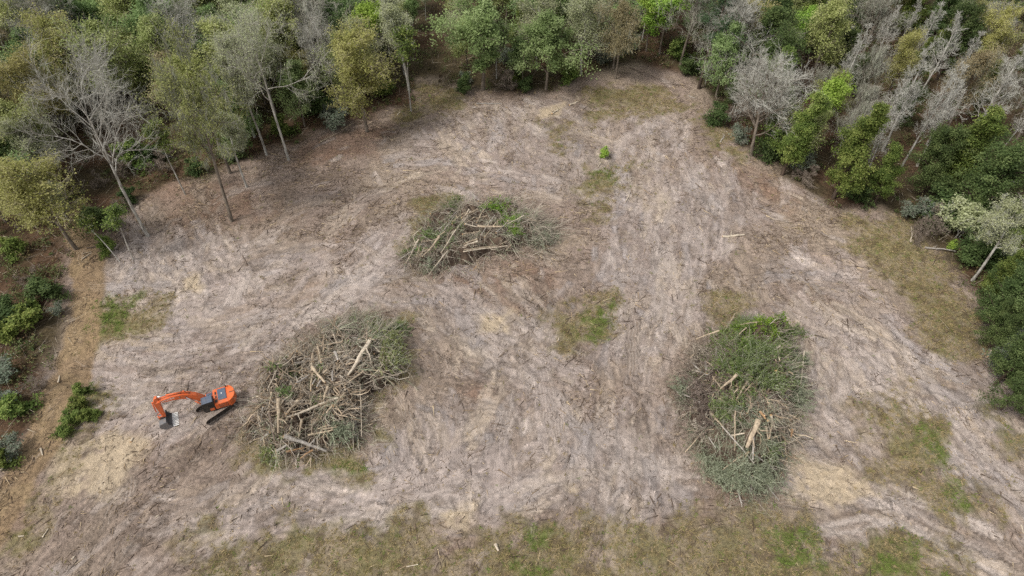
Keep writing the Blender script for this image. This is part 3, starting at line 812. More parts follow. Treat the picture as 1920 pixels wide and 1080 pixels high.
KINDS = {
    # bare hardwoods
    'bare_a': lambda s: make_tree('bare', s, 22, .30, .42, 12, 50, .42, candel, 9, 7, 6, up1=.08, wig=.19, bark=BK_PALE, twm=TW_PALE, twr=.018, twig=.7, limb=1.15),
    'bare_b': lambda s: make_tree('bare', s, 20, .26, .50, 11, 46, .36, candel, 9, 6, 5, up1=.07, wig=.19, bark=BK_PALE, twm=TW_GREY, twr=.018, twig=.6, limb=1.1, leaves=2972, leaf=(0.119, 0.076), leafm=LF_PALE, moss=900, mossm=MOSS),
    'dome_a': lambda s: make_tree('bare_dome', s, 13, .26, .22, 28, 48, .50, dome, 9, 6, 8, up1=.06, wig=.13, bark=BK_MID, twm=TW_PALE, twr=.017, twig=.5, limb=1.0),
    'dome_b': lambda s: make_tree('bare_dome', s, 14, .24, .28, 24, 48, .42, dome, 8, 6, 5, up1=.05, wig=.14, bark=BK_MID, twm=TW_GREY, twr=.02, twig=.55, moss=900, mossm=MOSS),
    'col_a': lambda s: make_tree('bare_column', s, 16, .20, .25, 22, 42, .22, cone, 7, 5, 4, limb=.75, up1=.13, wig=.14, bark=BK_PALE, twm=TW_PALE, twr=.017, twig=.6),
    'col_b': lambda s: make_tree('bare_column', s, 17, .18, .35, 18, 40, .21, cone, 7, 5, 4, limb=.75, up1=.13, wig=.14, bark=BK_PALE, twm=TW_PALE, twr=.017, twig=.6),
    # thinly leafed, mossy hardwoods
    'mossy_a': lambda s: make_tree('mossy', s, 22, .30, .42, 15, 46, .30, candel, 8, 6, 4, leaves=13079, leaf=(0.127, 0.076), clump=.42, moss=2500, up1=.05, wig=.13, bark=BK_MID, twm=TW_GREY, leafm=LF_OLIVE, mossm=MOSS, twr=.022),
    'mossy_b': lambda s: make_tree('mossy', s, 17, .24, .45, 13, 46, .32, dome, 8, 6, 5, leaves=9512, leaf=(0.127, 0.076), clump=.45, moss=2200, up1=.05, wig=.14, bark=BK_PALE, twm=TW_PALE, leafm=LF_PALE, mossm=MOSS, twr=.022),
    'pale_a': lambda s: make_tree('pale', s, 15, .22, .32, 18, 50, .36, dome, 9, 6, 4, leaves=10272, leaf=(0.142, 0.086), clump=.45, up1=.05, wig=.13, bark=BK_PALE, twm=TW_GREY, leafm=LF_PALE, twr=.018),
    'pale_b': lambda s: make_tree('pale', s, 14, .22, .30, 18, 50, .36, ovoid, 9, 6, 4, leaves=10272, leaf=(0.142, 0.086), clump=.45, moss=800, mossm=MOSS, up1=.05, wig=.13, bark=BK_MID, twm=TW_TAN, leafm=LF_TAN, twr=.018),
    # leafy
    'olive_a': lambda s: make_tree('olive', s, 15, .24, .30, 20, 50, .36, dome, 9, 6, 2, leaves=12841, leaf=(0.161, 0.104), clump=.42, up1=.05, wig=.13, bark=BK_MID, twm=TW_TAN, leafm=LF_OLIVE, twr=.016),
    'olive_b': lambda s: make_tree('olive', s, 14, .22, .26, 20, 52, .36, ovoid, 9, 6, 2, leaves=12841, leaf=(0.161, 0.104), clump=.42, up1=.05, wig=.13, bark=BK_PALE, twm=TW_TAN, leafm=LF_OLIVE, twr=.016),
    'yellow_a': lambda s: make_tree('yellow', s, 13, .22, .28, 20, 52, .40, dome, 8, 5, 4, leaves=13673, leaf=(0.127, 0.076), clump=.34, up1=.05, wig=.13, bark=BK_MID, twm=TW_TAN, leafm=LF_YELLOW, twr=.016),
    'green_a': lambda s: make_tree('green', s, 14, .26, .28, 18, 52, .34, ovoid, 8, 6, 0, leaves=16265, leaf=(0.161, 0.104), clump=.36, up1=.05, wig=.15, bark=BK_MID, leafm=LF_GREEN, hide_tw=True),
    'green_b': lambda s: make_tree('green', s, 12, .24, .26, 16, 54, .42, dome, 8, 6, 0, leaves=16265, leaf=(0.161, 0.104), clump=.36, up1=.05, wig=.15, bark=BK_MID, leafm=LF_GREEN, hide_tw=True),
    'dark_a': lambda s: make_tree('dark', s, 14, .26, .14, 26, 56, .32, ovoid, 7, 5, 0, leaves=20213, leaf=(0.144, 0.085), clump=.30, up1=.03, wig=.13, bark=BK_DARK, leafm=LF_DARK, hide_tw=True),
    'dark_b': lambda s: make_tree('dark', s, 12, .24, .16, 22, 58, .38, dome, 7, 5, 0, leaves=19024, leaf=(0.144, 0.085), clump=.30, up1=.03, wig=.13, bark=BK_DARK, leafm=LF_DARK, hide_tw=True),
    'mid_a': lambda s: make_tree('yellow_green', s, 13, .24, .12, 28, 46, .25, cone, 7, 5, 0, leaves=21402, leaf=(0.127, 0.076), clump=.27, up1=.09, wig=.14, bark=BK_DARK, leafm=LF_MID, hide_tw=True),
    'mid_b': lambda s: make_tree('yellow_green', s, 12, .20, .18, 24, 44, .25, cone, 7, 5, 0, leaves=17835, leaf=(0.127, 0.076), clump=.27, up1=.09, wig=.14, bark=BK_DARK, leafm=LF_MID, hide_tw=True),
    'lime_a': lambda s: make_tree('lime', s, 12, .18, .35, 16, 50, .26, ovoid, 7, 6, 0, leaves=9416, leaf=(0.161, 0.104), clump=.38, up1=.06, wig=.13, bark=BK_MID, leafm=LF_LIME, hide_tw=True),
    'pine_a': lambda s: make_tree('pine', s, 18, .24, .45, 22, 66, .20, cone, 7, 6, 0, leaves=11129, leaf=(0.190, 0.048), clump=.30, up1=.05, wig=.10, bark=BK_DARK, leafm=LF_PINE, hide_tw=True),
    'thin_a': lambda s: make_tree('thin', s, 11, .09, .60, 9, 42, .22, dome, 6, 5, 3, leaves=1882, leaf=(0.142, 0.086), clump=.30, up1=.06, wig=.13, lean=.05, bark=BK_PALE, twm=TW_GREY, leafm=LF_MID, twr=.016),
    # shrubs
    'shrub_green': lambda s: make_tree('shrub', s, 2.4, .05, .05, 14, 48, .5, dome, 6, 4, 0, leaves=3024, leaf=(0.123, 0.078), clump=.18, stems=3, bark=BK_MID, leafm=LF_MID, hide_tw=True, wig=.2),
    'shrub_dark': lambda s: make_tree('shrub', s, 3.0, .06, .05, 14, 52, .5, dome, 6, 4, 0, leaves=3744, leaf=(0.134, 0.078), clump=.22, stems=3, bark=BK_DARK, leafm=LF_DARK, hide_tw=True, wig=.2),
    'shrub_grey': lambda s: make_tree('shrub', s, 2.6, .05, .05, 14, 50, .5, dome, 6, 5, 4, leaves=1080, leaf=(0.112, 0.067), clump=.2, stems=4, bark=BK_MID, leafm=LF_BLUE, twm=TW_GREY, twr=.014, twig=.5, wig=.2),
    'shrub_bare': lambda s: make_tree('shrub', s, 2.8, .05, .05, 14, 46, .5, dome, 6, 5, 5, stems=4, bark=BK_MID, twm=TW_BROWN, twr=.014, twig=.5, wig=.2),
    'shrub_lime': lambda s: make_tree('shrub', s, 1.6, .04, .05, 12, 50, .55, dome, 6, 4, 0, leaves=1872, leaf=(0.112, 0.067), clump=.14, stems=3, bark=BK_MID, leafm=LF_LIME, hide_tw=True, wig=.2),
    'shrub_pale': lambda s: make_tree('shrub', s, 4.5, .09, .08, 16, 50, .5, dome, 7, 5, 3, leaves=5040, leaf=(0.134, 0.078), clump=.25, stems=3, bark=BK_PALE, leafm=LF_PALE, twm=TW_PALE, twr=.016, wig=.18),
}
PROTO = {k: f(100 + i * 7) for i, (k, f) in enumerate(KINDS.items())}
# second individuals of the kinds that repeat most
for k in ('bare_a', 'bare_b', 'dome_a', 'mossy_a', 'olive_a', 'green_a', 'dark_a', 'mid_a', 'col_a', 'pale_a'):
    PROTO[k + '2'] = KINDS[k](900 + len(PROTO) * 13)
NAMES = {'bare': 'bare_tree', 'dome': 'bare_tree', 'col': 'bare_tree', 'mossy': 'mossy_tree', 'pale': 'budding_tree', 'olive': 'olive_green_tree', 'yellow': 'yellow_green_tree',
         'green': 'evergreen_oak', 'dark': 'evergreen_tree', 'mid': 'leafy_tree', 'lime': 'lime_green_tree', 'pine': 'pine_tree', 'thin': 'sapling', 'shrub': 'shrub'}
PLACED = []


def plant(kind, x, y, H=None, wide=1.0, label=None, group=None, rot=None, lean=(0, 0)):
    pr = PROTO[kind]
    s = (H or pr['H']) / pr['H']
    base = kind.split('_')[0]
    root = bpy.data.objects.new(NAMES[base], None)
    root.empty_display_size = 0.5
    COL.objects.link(root)
    root.location = (float(x), float(y), float(gz(x, y)) - 0.05)
    root.rotation_euler = (lean[0], lean[1], rng.uniform(0, 6.28) if rot is None else rot)
    root.scale = (s * wide, s * wide, s)
    tag(root, label, 'shrub' if base == 'shrub' else 'tree', group)
    for nm, me_ in pr['parts']:
        c = bpy.data.objects.new(nm, me_); COL.objects.link(c); c.parent = root
    PLACED.append((x, y, 1.2 if base == 'shrub' else 3.0))
    return root


def tree_base(u, v, kind, H, wide, label, rot=None, lean=(0, 0), group=None):
    p = at(u, v)
    return plant(kind, p[0], p[1], H, wide, label, group, rot, lean)


def tree_top(u, v, kind, H, wide, label, rot=None, lean=(0, 0), group=None):
    p = at(u, v, H * 0.97)
    return plant(kind, p[0], p[1], H, wide, label, group, rot, lean)

# ------------------------------------------------------------------ trees that stand out
B, T_ = tree_base, tree_top
B(278, 443, 'bare_a', 21, .74, 'big bare pale tree with a wide forked crown, nearest the dirt track', rot=0.6)
B(435, 415, 'mossy_a', 21.5, .78, 'tall mossy tree on a long bare trunk standing out in the clearing edge', rot=2.0)
B(463, 351, 'mossy_b', 12, .9, 'short mossy tree just behind the tall one on the clearing edge')
B(348, 365, 'thin_a', 11, 1.1, 'thin sapling on red litter between the big bare tree and tall mossy tree')
B(541, 300, 'bare_b', 19.5, .76, 'tall bare white-limbed tree left of the round yellow-green tree', rot=1.1)
B(500, 290, 'mossy_b', 17, .75, 'slender bare tree close beside the tall white-limbed one')
B(645, 216, 'bare_a2', 14, .7, 'leaning bare tree behind the round yellow-green tree', lean=(0.0, -0.22))
B(688, 247, 'yellow_a', 15.5, 1.05, 'round yellow-green tree with dark stems on the upper left clearing edge')
B(771, 210, 'thin_a', 13, 1.2, 'group of thin pale stems with a small green top at the upper edge')
B(905, 168, 'green_a', 15, 1.15, 'large bluish green oak left of the two at the top centre')
B(1024, 166, 'green_b', 12, 1.05, 'round bluish green oak with a white curved stem at the top centre')
B(1150, 128, 'green_a2', 11, 1.0, 'smaller green oak right of the round oak at the top centre')
B(1236, 105, 'lime_a', 12, 1.1, 'lime green tree left of the weeping bare tree at the top')
B(1275, 125, 'dome_b', 14.5, .95, 'grey weeping bare tree at the top right of centre')
B(1342, 182, 'green_b', 11.5, .8, 'green oak with dark leaning stems left of the bare domed trees')
T_(1397, 22, 'dome_a', 14, .9, 'upper of the two domed bare trees on the right edge of the clearing')
B(1408, 292, 'dome_a2', 13.8, 1.0, 'lower of the two domed bare trees, standing right on the clearing edge')
B(1466, 328, 'mid_a', 13, 1.0, 'leafy tree with an orange tinted top right of the lower domed tree')
B(1562, 370, 'mid_a2', 14.5, 1.05, 'largest yellow-green leafy tree on the right edge of the clearing')
B(1638, 385, 'mid_b', 10, 1.0, 'small conical leafy tree on two dark stems at the right edge')
T_(1565, 150, 'lime_a', 12, .8, 'lime green tree behind the yellow-green trees on the right')
T_(515, 18, 'lime_a', 14, .85, 'bright lime tree rising above the bare trees on the upper left')
T_(680, 12, 'lime_a', 13, 1.0, 'fresh green tree behind the round yellow-green tree')
T_(1230, -25, 'lime_a', 12, .9, 'lime green tree cut by the top edge of the picture')
T_(575, -5, 'dome_b', 16, .95, 'grey bare domed tree on a moss hung trunk in the upper left wood')
T_(748, 8, 'mossy_b', 15, 1.05, 'grey mossy tree by the gap in the wood at the top')
T_(318, 8, 'bare_a2', 17, .75, 'bare white tree in the wood above the tall mossy tree', rot=3.0)
T_(45, -15, 'dome_b', 17, 1.05, 'grey bare tree in the top left corner')
T_(470, 48, 'pale_a', 16, .8, 'pale budding tree behind the slender bare tree on the upper left')
T_(420, 75, 'mossy_b', 16, .9, 'thin mossy tree leaning out left of the tall white-limbed one')
T_(300, 108, 'pale_b', 12, 1.0, 'dry tan domed tree below the bare white tree on the upper left')
T_(225, 78, 'yellow_a', 10, .9, 'small ochre tree in the middle of the upper left wood')
T_(35, 115, 'yellow_a', 15, 1.0, 'yellow-green tree at the left edge above the bare tree limbs')
T_(50, 315, 'yellow_a', 13, 1.15, 'broad yellow tree overhanging the left side of the dirt track')
T_(140, 70, 'green_b', 12, .95, 'dull green tree between the corner bare tree and the ochre one')
T_(215, -25, 'olive_a', 16, 1.0, 'olive green tree at the top edge left of the bare white tree')
T_(430, 12, 'pale_a', 12, 1.1, 'grey green round tree left of the bright lime tree')
T_(620, 68, 'olive_b', 12, .9, 'olive tree just behind the round yellow-green tree')
T_(545, 130, 'green_b', 10, .8, 'dull green tree between white-limbed tree and round yellow-green tree')
T_(360, 125, 'olive_a2', 17, .8, 'olive tree with moss behind the tall mossy tree')
T_(1010, -5, 'pale_a', 13, 1.05, 'pale budding tree behind the round oak at the top centre')
T_(1100, 2, 'pale_a2', 13, 1.0, 'pale budding tree right of centre at the top edge')
T_(1170, 10, 'pale_b', 13, .9, 'tan budding tree left of the lime tree at the top')
T_(1350, -20, 'pine_a', 17, 1.2, 'dark pine above the upper domed bare tree')
T_(1478, 90, 'mid_b', 13, 1.1, 'conical yellow-green tree right of the lower domed bare tree')
T_(1525, 195, 'olive_b', 10, .8, 'orange tinted tree between two yellow-green leafy trees')
T_(1525, 12, 'lime_a', 12, .7, 'narrow fresh green tree in the dark wood at the upper right')
T_(1480, 15, 'dark_a', 15, 1.1, 'dark green tree right of the upper domed bare tree')
T_(1560, 20, 'olive_a', 14, 1.0, 'dull olive tree at the top right of the lime trees')
T_(1625, 45, 'col_a', 15, .9, 'white bare column tree leaning right, leftmost of the right hand stand')
T_(1690, 8, 'col_b', 13, .9, 'bare column tree near the top edge of the right hand stand')
T_(1745, 85, 'col_a2', 17, .85, 'bare column tree in the middle of the right hand stand')
T_(1790, 30, 'col_b', 16, 1.0, 'tallest bare column tree of the right hand stand, upper row')
T_(1700, 145, 'col_b', 14, 1.0, 'bare column tree left in the lower row of the right hand stand')
T_(1775, 140, 'col_a', 15, .9, 'bushy bare column tree in the lower row of the right hand stand')
T_(1815, 125, 'col_b', 16, 1.0, 'bare column tree right in the lower row of the right hand stand')
T_(1912, 92, 'col_a2', 16, 1.1, 'bare white tree at the right edge of the picture')
T_(1712, 68, 'yellow_a', 11, .7, 'small yellow tree among the bare columns on the right')
T_(1850, 105, 'pale_b', 13, .75, 'tan tree between bare columns near the right edge')
T_(1880, 25, 'yellow_a', 13, .8, 'yellow topped tree near the top right corner')
T_(1860, 195, 'mid_a', 14, 1.25, 'big broad leafy tree at the right edge below the bare columns')
T_(1900, 262, 'dark_a', 13, 1.1, 'dark evergreen at the right edge above the pale shrub')
T_(1790, 250, 'dark_b', 10, .9, 'dark evergreen below the bare column stand')
T_(1885, 400, 'dark_b', 8, .85, 'dark evergreen hanging over the right side of the clearing')
T_(1912, 395, 'mossy_b', 11, 1.2, 'pale mossy tree cut by the right edge of the picture')
T_(1935, 520, 'dark_b', 9, 1.0, 'dark evergreen low on the right edge of the picture')
T_(1950, 620, 'dark_a', 9, 1.0, 'lowest dark evergreen on the right edge beside the sandy track')
B(250, 487, 'thin_a', 8, 1.3, 'broken sapling with green tufts at the mouth of the dirt track')
B(224, 489, 'thin_a', 7, 1.3, 'leaning broken sapling beside the dirt track', lean=(0, -0.45))

T_(1915, 465, 'mid_b', 9, .9, 'dull leafy tree behind the pale mossy tree at the right edge')
T_(1915, 575, 'dark_b', 7, .9, 'low dark evergreen at the right edge above the grey brush')
T_(1945, 690, 'dark_b', 7, 1.0, 'dark evergreen beside the sandy track cut by the right edge')
T_(1680, 205, 'col_a2', 11, .9, 'small bare column tree behind the small conical leafy tree')
T_(1650, 95, 'dome_b', 11, .7, 'small grey bare tree beside the leftmost bare column tree')
T_(1840, 60, 'col_a', 13, .9, 'bare column tree near the yellow topped tree at the top right')

# shrubs that stand out
B(1795, 445, 'shrub_pale', 5.5, 1.2, 'pale green shrub at the right edge of the clearing')
B(1735, 440, 'shrub_bare', 4.2, 1.0, 'bare grey shrub left of the pale green shrub')
B(1715, 452, 'shrub_bare', 3.0, .9, 'low bare bush by the white snag on the right edge')
B(1785, 465, 'shrub_lime', 1.3, .9, 'small bright green shrub on red litter at the right')
B(1848, 500, 'shrub_dark', 4.0, 1.3, 'dark shrub below the pale green shrub on the right')
B(1815, 492, 'shrub_dark', 3.2, 1.3, 'dark low shrub reaching into the clearing on the right')
B(1880, 690, 'shrub_grey', 3.0, 1.4, 'tangle of grey brush at the right edge by the sandy track')
B(1900, 610, 'shrub_dark', 3.4, 1.3, 'dark shrub under the trees at the right edge')
B(1134, 293, 'shrub_lime', 1.5, .95, 'lone bright green bush on bare sand in the upper clearing')
B(58, 610, 'shrub_green', 2.6, 1.4, 'bright green shrub left of the dirt track')
B(28, 600, 'shrub_dark', 2.8, 1.4, 'dark shrub beside the bright green one left of the track')
B(88, 558, 'shrub_dark', 2.6, 1.5, 'dark green shrub near the track in the shade of the yellow tree')
B(20, 640, 'shrub_green', 2.4, 1.3, 'green shrub at the left edge below the bright one')
B(110, 590, 'shrub_grey', 1.6, 1.3, 'grey green low shrub right at the edge of the dirt track')
B(28, 775, 'shrub_green', 2.2, 1.5, 'low green shrub at the left edge among dead brush')
B(12, 715, 'shrub_grey', 2.6, 1.4, 'grey dead brush at the left edge above the low green shrub')
B(32, 850, 'shrub_grey', 2.2, 1.4, 'grey dead brush at the left edge below the low green shrub')
B(8, 870, 'shrub_green', 2.0, 1.2, 'green shrub at the lower left edge by the grey brush')
B(70, 730, 'shrub_bare', 1.8, 1.4, 'flattened bare brush left of the track bend')
for (u, v, h), lab in zip([(150, 735, 1.3), (152, 765, 1.5), (140, 790, 1.5), (163, 785, 1.2), (128, 812, 1.3), (182, 778, .9)],
                          ['uppermost', 'second from the top', 'third and largest', 'fourth, right of the largest,', 'lowest', 'smallest and rightmost']):
    B(u, v, 'shrub_green', h, 1.35, '%s low green shrub in the row between dirt track and excavator' % lab, group='shrubs in a row beside the dirt track')
B(385, 205, 'shrub_dark', 4.5, 1.3, 'dark undergrowth bush behind the tall mossy tree')
B(430, 255, 'shrub_green', 4.5, 1.2, 'green bush between tall mossy tree and slender bare tree')
B(450, 295, 'shrub_dark', 3.8, 1.2, 'dark bush at the foot of the slender bare tree')
B(375, 325, 'shrub_dark', 2.2, 1.2, 'small dark bush on red litter left of the tall mossy tree')
B(595, 215, 'shrub_dark', 4.5, 1.2, 'dark bush under the leaning bare tree')
B(630, 245, 'shrub_grey', 3.5, 1.4, 'grey brush left of the round yellow-green tree')
B(1130, 122, 'shrub_grey', 3.0, 1.3, 'grey bush between the oaks at the top')
B(1290, 140, 'shrub_dark', 2.6, 1.5, 'dark low bush below the weeping bare tree')
B(1345, 235, 'shrub_dark', 3.0, 1.2, 'dark bush on the clearing edge below the green oak')
B(1385, 265, 'shrub_grey', 3.0, 1.2, 'grey bush left of the lower domed tree')
B(1450, 300, 'shrub_dark', 4.0, 1.1, 'dark bush right of the foot of the lower domed tree')
B(1505, 345, 'shrub_bare', 2.8, 1.3, 'bare brush between the leafy trees on the right edge')
B(1600, 375, 'shrub_dark', 3.0, 1.2, 'dark bush between the largest and the small conical leafy tree')
B(870, 175, 'shrub_dark', 2.8, 1.1, 'dark bush at the foot of the large bluish oak')
B(985, 172, 'shrub_dark', 2.4, 1.1, 'dark bush left of the white curved stem')
B(1068, 150, 'shrub_green', 3.0, 1.1, 'green bush right of the round oak at the top centre')
B(205, 470, 'shrub_green', 2.4, 1.0, 'green bush at the foot of the broken saplings')

for (u, v, k, h, lab) in [(1768, 425, 'shrub_dark', 4.0, 'dark shrub behind the pale green shrub on the right'), (1735, 408, 'shrub_grey', 3.4, 'grey brush above the bare grey shrub on the right'), (1830, 430, 'shrub_dark', 4.2, 'tall dark shrub right of the pale green shrub'),
                       (1700, 405, 'shrub_grey', 2.6, 'grey brush right of the small conical leafy tree'), (1760, 385, 'shrub_dark', 4.0, 'dark shrub below the bare column stand'), (1865, 540, 'shrub_dark', 3.0, 'dark shrub under the dull leafy tree on the right'),
                       (1875, 640, 'shrub_grey', 2.6, 'grey brush above the tangle by the sandy track'), (1905, 720, 'shrub_dark', 2.8, 'dark shrub at the right edge where the sandy track begins'), (1880, 470, 'shrub_green', 3.2, 'green shrub below the pale mossy tree on the right')]:
    B(u, v, k, h, 1.3, lab)
for k in range(22):
    u, v = rng.uniform(-10, 105), rng.uniform(470, 860)
    if u > 150 - (v - 470) * .26: continue
    p = at(u, v)
    if any((p[0] - a) ** 2 + (p[1] - b) ** 2 < 1.6 ** 2 for a, b, r in PLACED): continue
    kk = ('shrub_dark', 'shrub_grey', 'shrub_bare', 'shrub_green', 'shrub_bare')[k % 5]
    wd = {'shrub_dark': 'dark green', 'shrub_grey': 'grey green', 'shrub_bare': 'bare brown', 'shrub_green': 'green'}[kk]
    plant(kk, p[0], p[1], rng.uniform(1.2, 2.4), 1.4, 'low %s scrub bush in the thicket left of the dirt track' % wd, '%s scrub left of the dirt track' % wd)
for k in range(260):
    u, v = rng.uniform(150, 1500), rng.uniform(90, 430)
    p = at(u, v)
    sd = sdf_poly(np.array([p[0]]), np.array([p[1]]), CLEARING)[0]
    if sd > -1.0 or sd < -12 or (770 < u < 850): continue
    if any((p[0] - a) ** 2 + (p[1] - b) ** 2 < 1.9 ** 2 for a, b, r in PLACED): continue
    kk = ('shrub_dark', 'shrub_grey', 'shrub_bare', 'shrub_green', 'shrub_bare')[k % 5]
    wd = {'shrub_dark': 'dark green', 'shrub_grey': 'grey green', 'shrub_bare': 'bare brown', 'shrub_green': 'green'}[kk]
    wh = 'upper left' if u < 700 else 'top' if u < 1250 else 'upper right'
    plant(kk, p[0], p[1], rng.uniform(2.0, 4.2), 1.2, '%s understory bush beneath the trees along the %s clearing edge' % (wd, wh), '%s understory bushes along the %s edge' % (wd, wh))

# ------------------------------------------------------------------ the wood behind: filled up tree by tree
FILL = {
    'left': ([('mossy_b', .10), ('olive_a', .24), ('olive_b', .14), ('pale_a', .12), ('bare_b2', .06), ('yellow_a', .08), ('green_b', .14), ('green_a', .06), ('pale_b', .04), ('bare_a', .05)], 'in the wood at the upper left'),
    'mid': ([('olive_a', .20), ('pale_a', .14), ('green_a', .20), ('green_b', .16), ('mossy_b', .10), ('mid_a', .08), ('pale_b', .05), ('dome_b', .07)], 'in the wood along the top centre'),
    'right': ([('dark_a', .16), ('mid_a', .12), ('olive_a', .14), ('pale_a', .10), ('dark_b', .06), ('mid_b', .08), ('dome_b', .09), ('yellow_a', .04), ('col_a', .13), ('col_b', .10)], 'in the wood at the upper right'),
    'far_right': ([('dark_a', .18), ('dark_b', .10), ('mid_a2', .12), ('olive_b', .14), ('col_b', .16), ('pale_a', .12), ('mossy_b', .10), ('dome_b', .08)], 'in the dark wood along the right edge'),
}
KLABEL = {'mossy': 'mossy grey green tree', 'olive': 'olive green leafy tree', 'pale': 'pale budding tree', 'bare': 'bare grey tree', 'dome': 'bare domed grey tree', 'col': 'bare column tree',
          'yellow': 'yellowish leafy tree', 'green': 'bluish green oak', 'dark': 'dark evergreen tree', 'mid': 'yellow-green leafy tree'}
cand = np.stack([rng.uniform(-110, 110, 9000), rng.uniform(38, 150, 9000)], 1)
csd = sdf_poly(cand[:, 0], cand[:, 1], CLEARING)
cu, cv = proj(cand[:, 0], cand[:, 1], 10.0)
n_fill = 0
FILLED = []
for (x, y), sd, u, v in zip(cand, csd, cu, cv):
    if sd > -2.5 or u < -90 or u > 2010 or v < -75: continue
    ub, vb = proj(x, y, 0)
    if ub < 140 and vb > 440: continue                       # low scrub left of the track
    if 770 < ub < 850 and 60 < vb < 190: continue             # the open gap at the top
    if 140 < ub < 420 and 235 < vb < 440: continue            # red litter under the big bare tree
    if ub > 1760 and vb > 420 and sd > -3.5: continue
    sp = 3.4 if u < 700 else 5.4 if (u > 1700 and v > 250) else 4.3
    if any((x - a) ** 2 + (y - b) ** 2 < (sp if r > 2 else 1.2) ** 2 for a, b, r in PLACED): continue
    z = 'left' if u < 640 else 'mid' if u < 1330 else 'far_right' if (u > 1700 and v > 170) else 'right'
    ks, where = FILL[z]
    pr_ = np.array([w for _, w in ks]); k = ks[rng.choice(len(ks), p=pr_ / pr_.sum())][0]
    base = k.split('_')[0]
    if k in PROTO and k + '2' in PROTO and rng.random() < 0.5: k += '2'
    H = {'left': rng.uniform(11, 16.5), 'mid': rng.uniform(9.5, 14), 'right': rng.uniform(9.5, 14.5), 'far_right': rng.uniform(8, 12)}[z]
    H *= rng.choice([1.0, .72], p=[.62, .38])
    if sd > -7: H *= 0.8
    FILLED.append((plant(k, x, y, H, rng.uniform(.85, 1.1), None, '%ss %s' % (KLABEL[base], where)), KLABEL[base], where, proj(x, y, H * .8)))
    n_fill += 1
# each of them is told by the nearest tree that stands out
LANDMARK = ({'big bare tree by the dirt track': (170, 230), 'tall mossy tree on the clearing edge': (350, 200), 'tall white-limbed bare tree': (490, 110), 'round yellow-green tree': (670, 130),
                 'large bluish oak at the top centre': (900, 60), 'round oak with the white curved stem': (1030, 85), 'grey weeping bare tree': (1285, 45), 'upper domed bare tree': (1397, 70),
                 'lower domed bare tree': (1430, 175), 'largest yellow-green tree on the right edge': (1585, 280), 'small conical tree on dark stems': (1668, 310), 'lime tree behind the right edge trees': (1565, 175),
                 'bright lime tree on the upper left': (515, 50), 'bare tree in the top left corner': (45, 50), 'broad yellow tree by the dirt track': (55, 390), 'bare white tree on the upper left': (320, 60),
                 'small ochre tree': (225, 105), 'gap in the wood at the top': (810, 110), 'leftmost bare column tree': (1605, 110), 'tallest bare column tree': (1770, 90), 'lower row of bare columns': (1765, 210),
                 'bare white tree at the right edge': (1900, 150), 'big broad leafy tree at the right edge': (1860, 270), 'pale green shrub on the right': (1795, 400), 'dark pine at the top': (1350, 20), 'yellow tree at the left edge': (35, 160),
                 'grey mossy tree by the gap': (748, 50), 'small yellow tree among the bare columns': (1712, 90), 'lime tree at the top': (1232, 40), 'top right corner of the picture': (1915, 5), 'fresh green tree on the upper left': (680, 40)})
used = set()
pairs = []
for i, (o, kl, wh, (u, v)) in enumerate(FILLED):
    for n, (lu, lv) in LANDMARK.items():
        dx, dy = u - lu, v - lv
        d = math.hypot(dx, dy)
        if d < 330:
            way = ('right of', 'to the lower right of', 'below', 'to the lower left of', 'left of', 'to the upper left of', 'above', 'to the upper right of')[int(round(math.degrees(math.atan2(dy, dx)) / 45)) % 8]
            s = '%s %s the %s' % (kl, way, n)
            if len(s.split()) <= 16: pairs.append((d, i, s))
done = {}
for d, i, s in sorted(pairs):
    if i not in done and s not in used:
        done[i] = s; used.add(s)
for i, (o, kl, wh, uv) in enumerate(FILLED):
    o["label"] = done.get(i) or '%s standing among others %s' % (kl, wh)
print('FILL TREES', n_fill)

# ------------------------------------------------------------------ undergrowth and grass: uncountable cover
def scatter(n, mask_fn, xr, yr, rg):
    out = np.zeros((0, 2))
    while len(out) < n:
        q = np.stack([rg.uniform(*xr, n * 3), rg.uniform(*yr, n * 3)], 1)
        q = q[rg.random(len(q)) < mask_fn(q)]
        out = np.concatenate([out, q])
    return out[:n]


rg = np.random.default_rng(77)
in_view = lambda q, m=60: (lambda uv: (uv[0] > -m) & (uv[0] < 1920 + m) & (uv[1] > -120) & (uv[1] < 1080 + m))(proj(q[:, 0], q[:, 1], 0.0))
fm = lambda q: sample(forest, q[:, 0], q[:, 1]) * in_view(q) * np.where((q[:, 0] < -46) & (q[:, 1] < 66), .8 * sstep(.35, .55, fbm(q[:, 0], q[:, 1], 3, 3, 35)) * (1 - sample(road, q[:, 0], q[:, 1])), .3 * (0.25 + 0.75 * sstep(0.42, 0.58, fbm(q[:, 0], q[:, 1], 5, 3, 33))))
nb = 5200
c = scatter(nb, fm, (-105, 105), (35, 140), rg)
nl = 22
ctr = np.concatenate([c, gz(c[:, 0], c[:, 1])[:, None]], 1)
sz = rg.uniform(0.25, 1.0, nb) + (rg.random(nb) < .12) * rg.uniform(.2, .7, nb)
L = np.repeat(ctr, nl, 0) + norm(rg.normal(size=(nb * nl, 3))) * (np.repeat(sz, nl) * rg.random(nb * nl) ** .4)[:, None] * np.array([1, 1, .8]) + np.repeat(sz, nl)[:, None] * np.array([0, 0, .6])
V, F = rhombs(L, rg.normal(size=L.shape) + np.array([0, 0, 1.0]), .15 * rg.uniform(.6, 1.3, len(L)), .09 * rg.uniform(.6, 1.3, len(L)), rg)
tint = np.repeat(np.clip(np.repeat(rg.random(nb), nl) + rg.normal(size=nb * nl) * .1, 0, 1), 4)
LF_UNDER = leaf_mat("undergrowth_leaves", [(98, 80, 62), (112, 104, 70), (100, 116, 70), (128, 134, 88), (132, 106, 80)], val=0.0, hue=0.0)
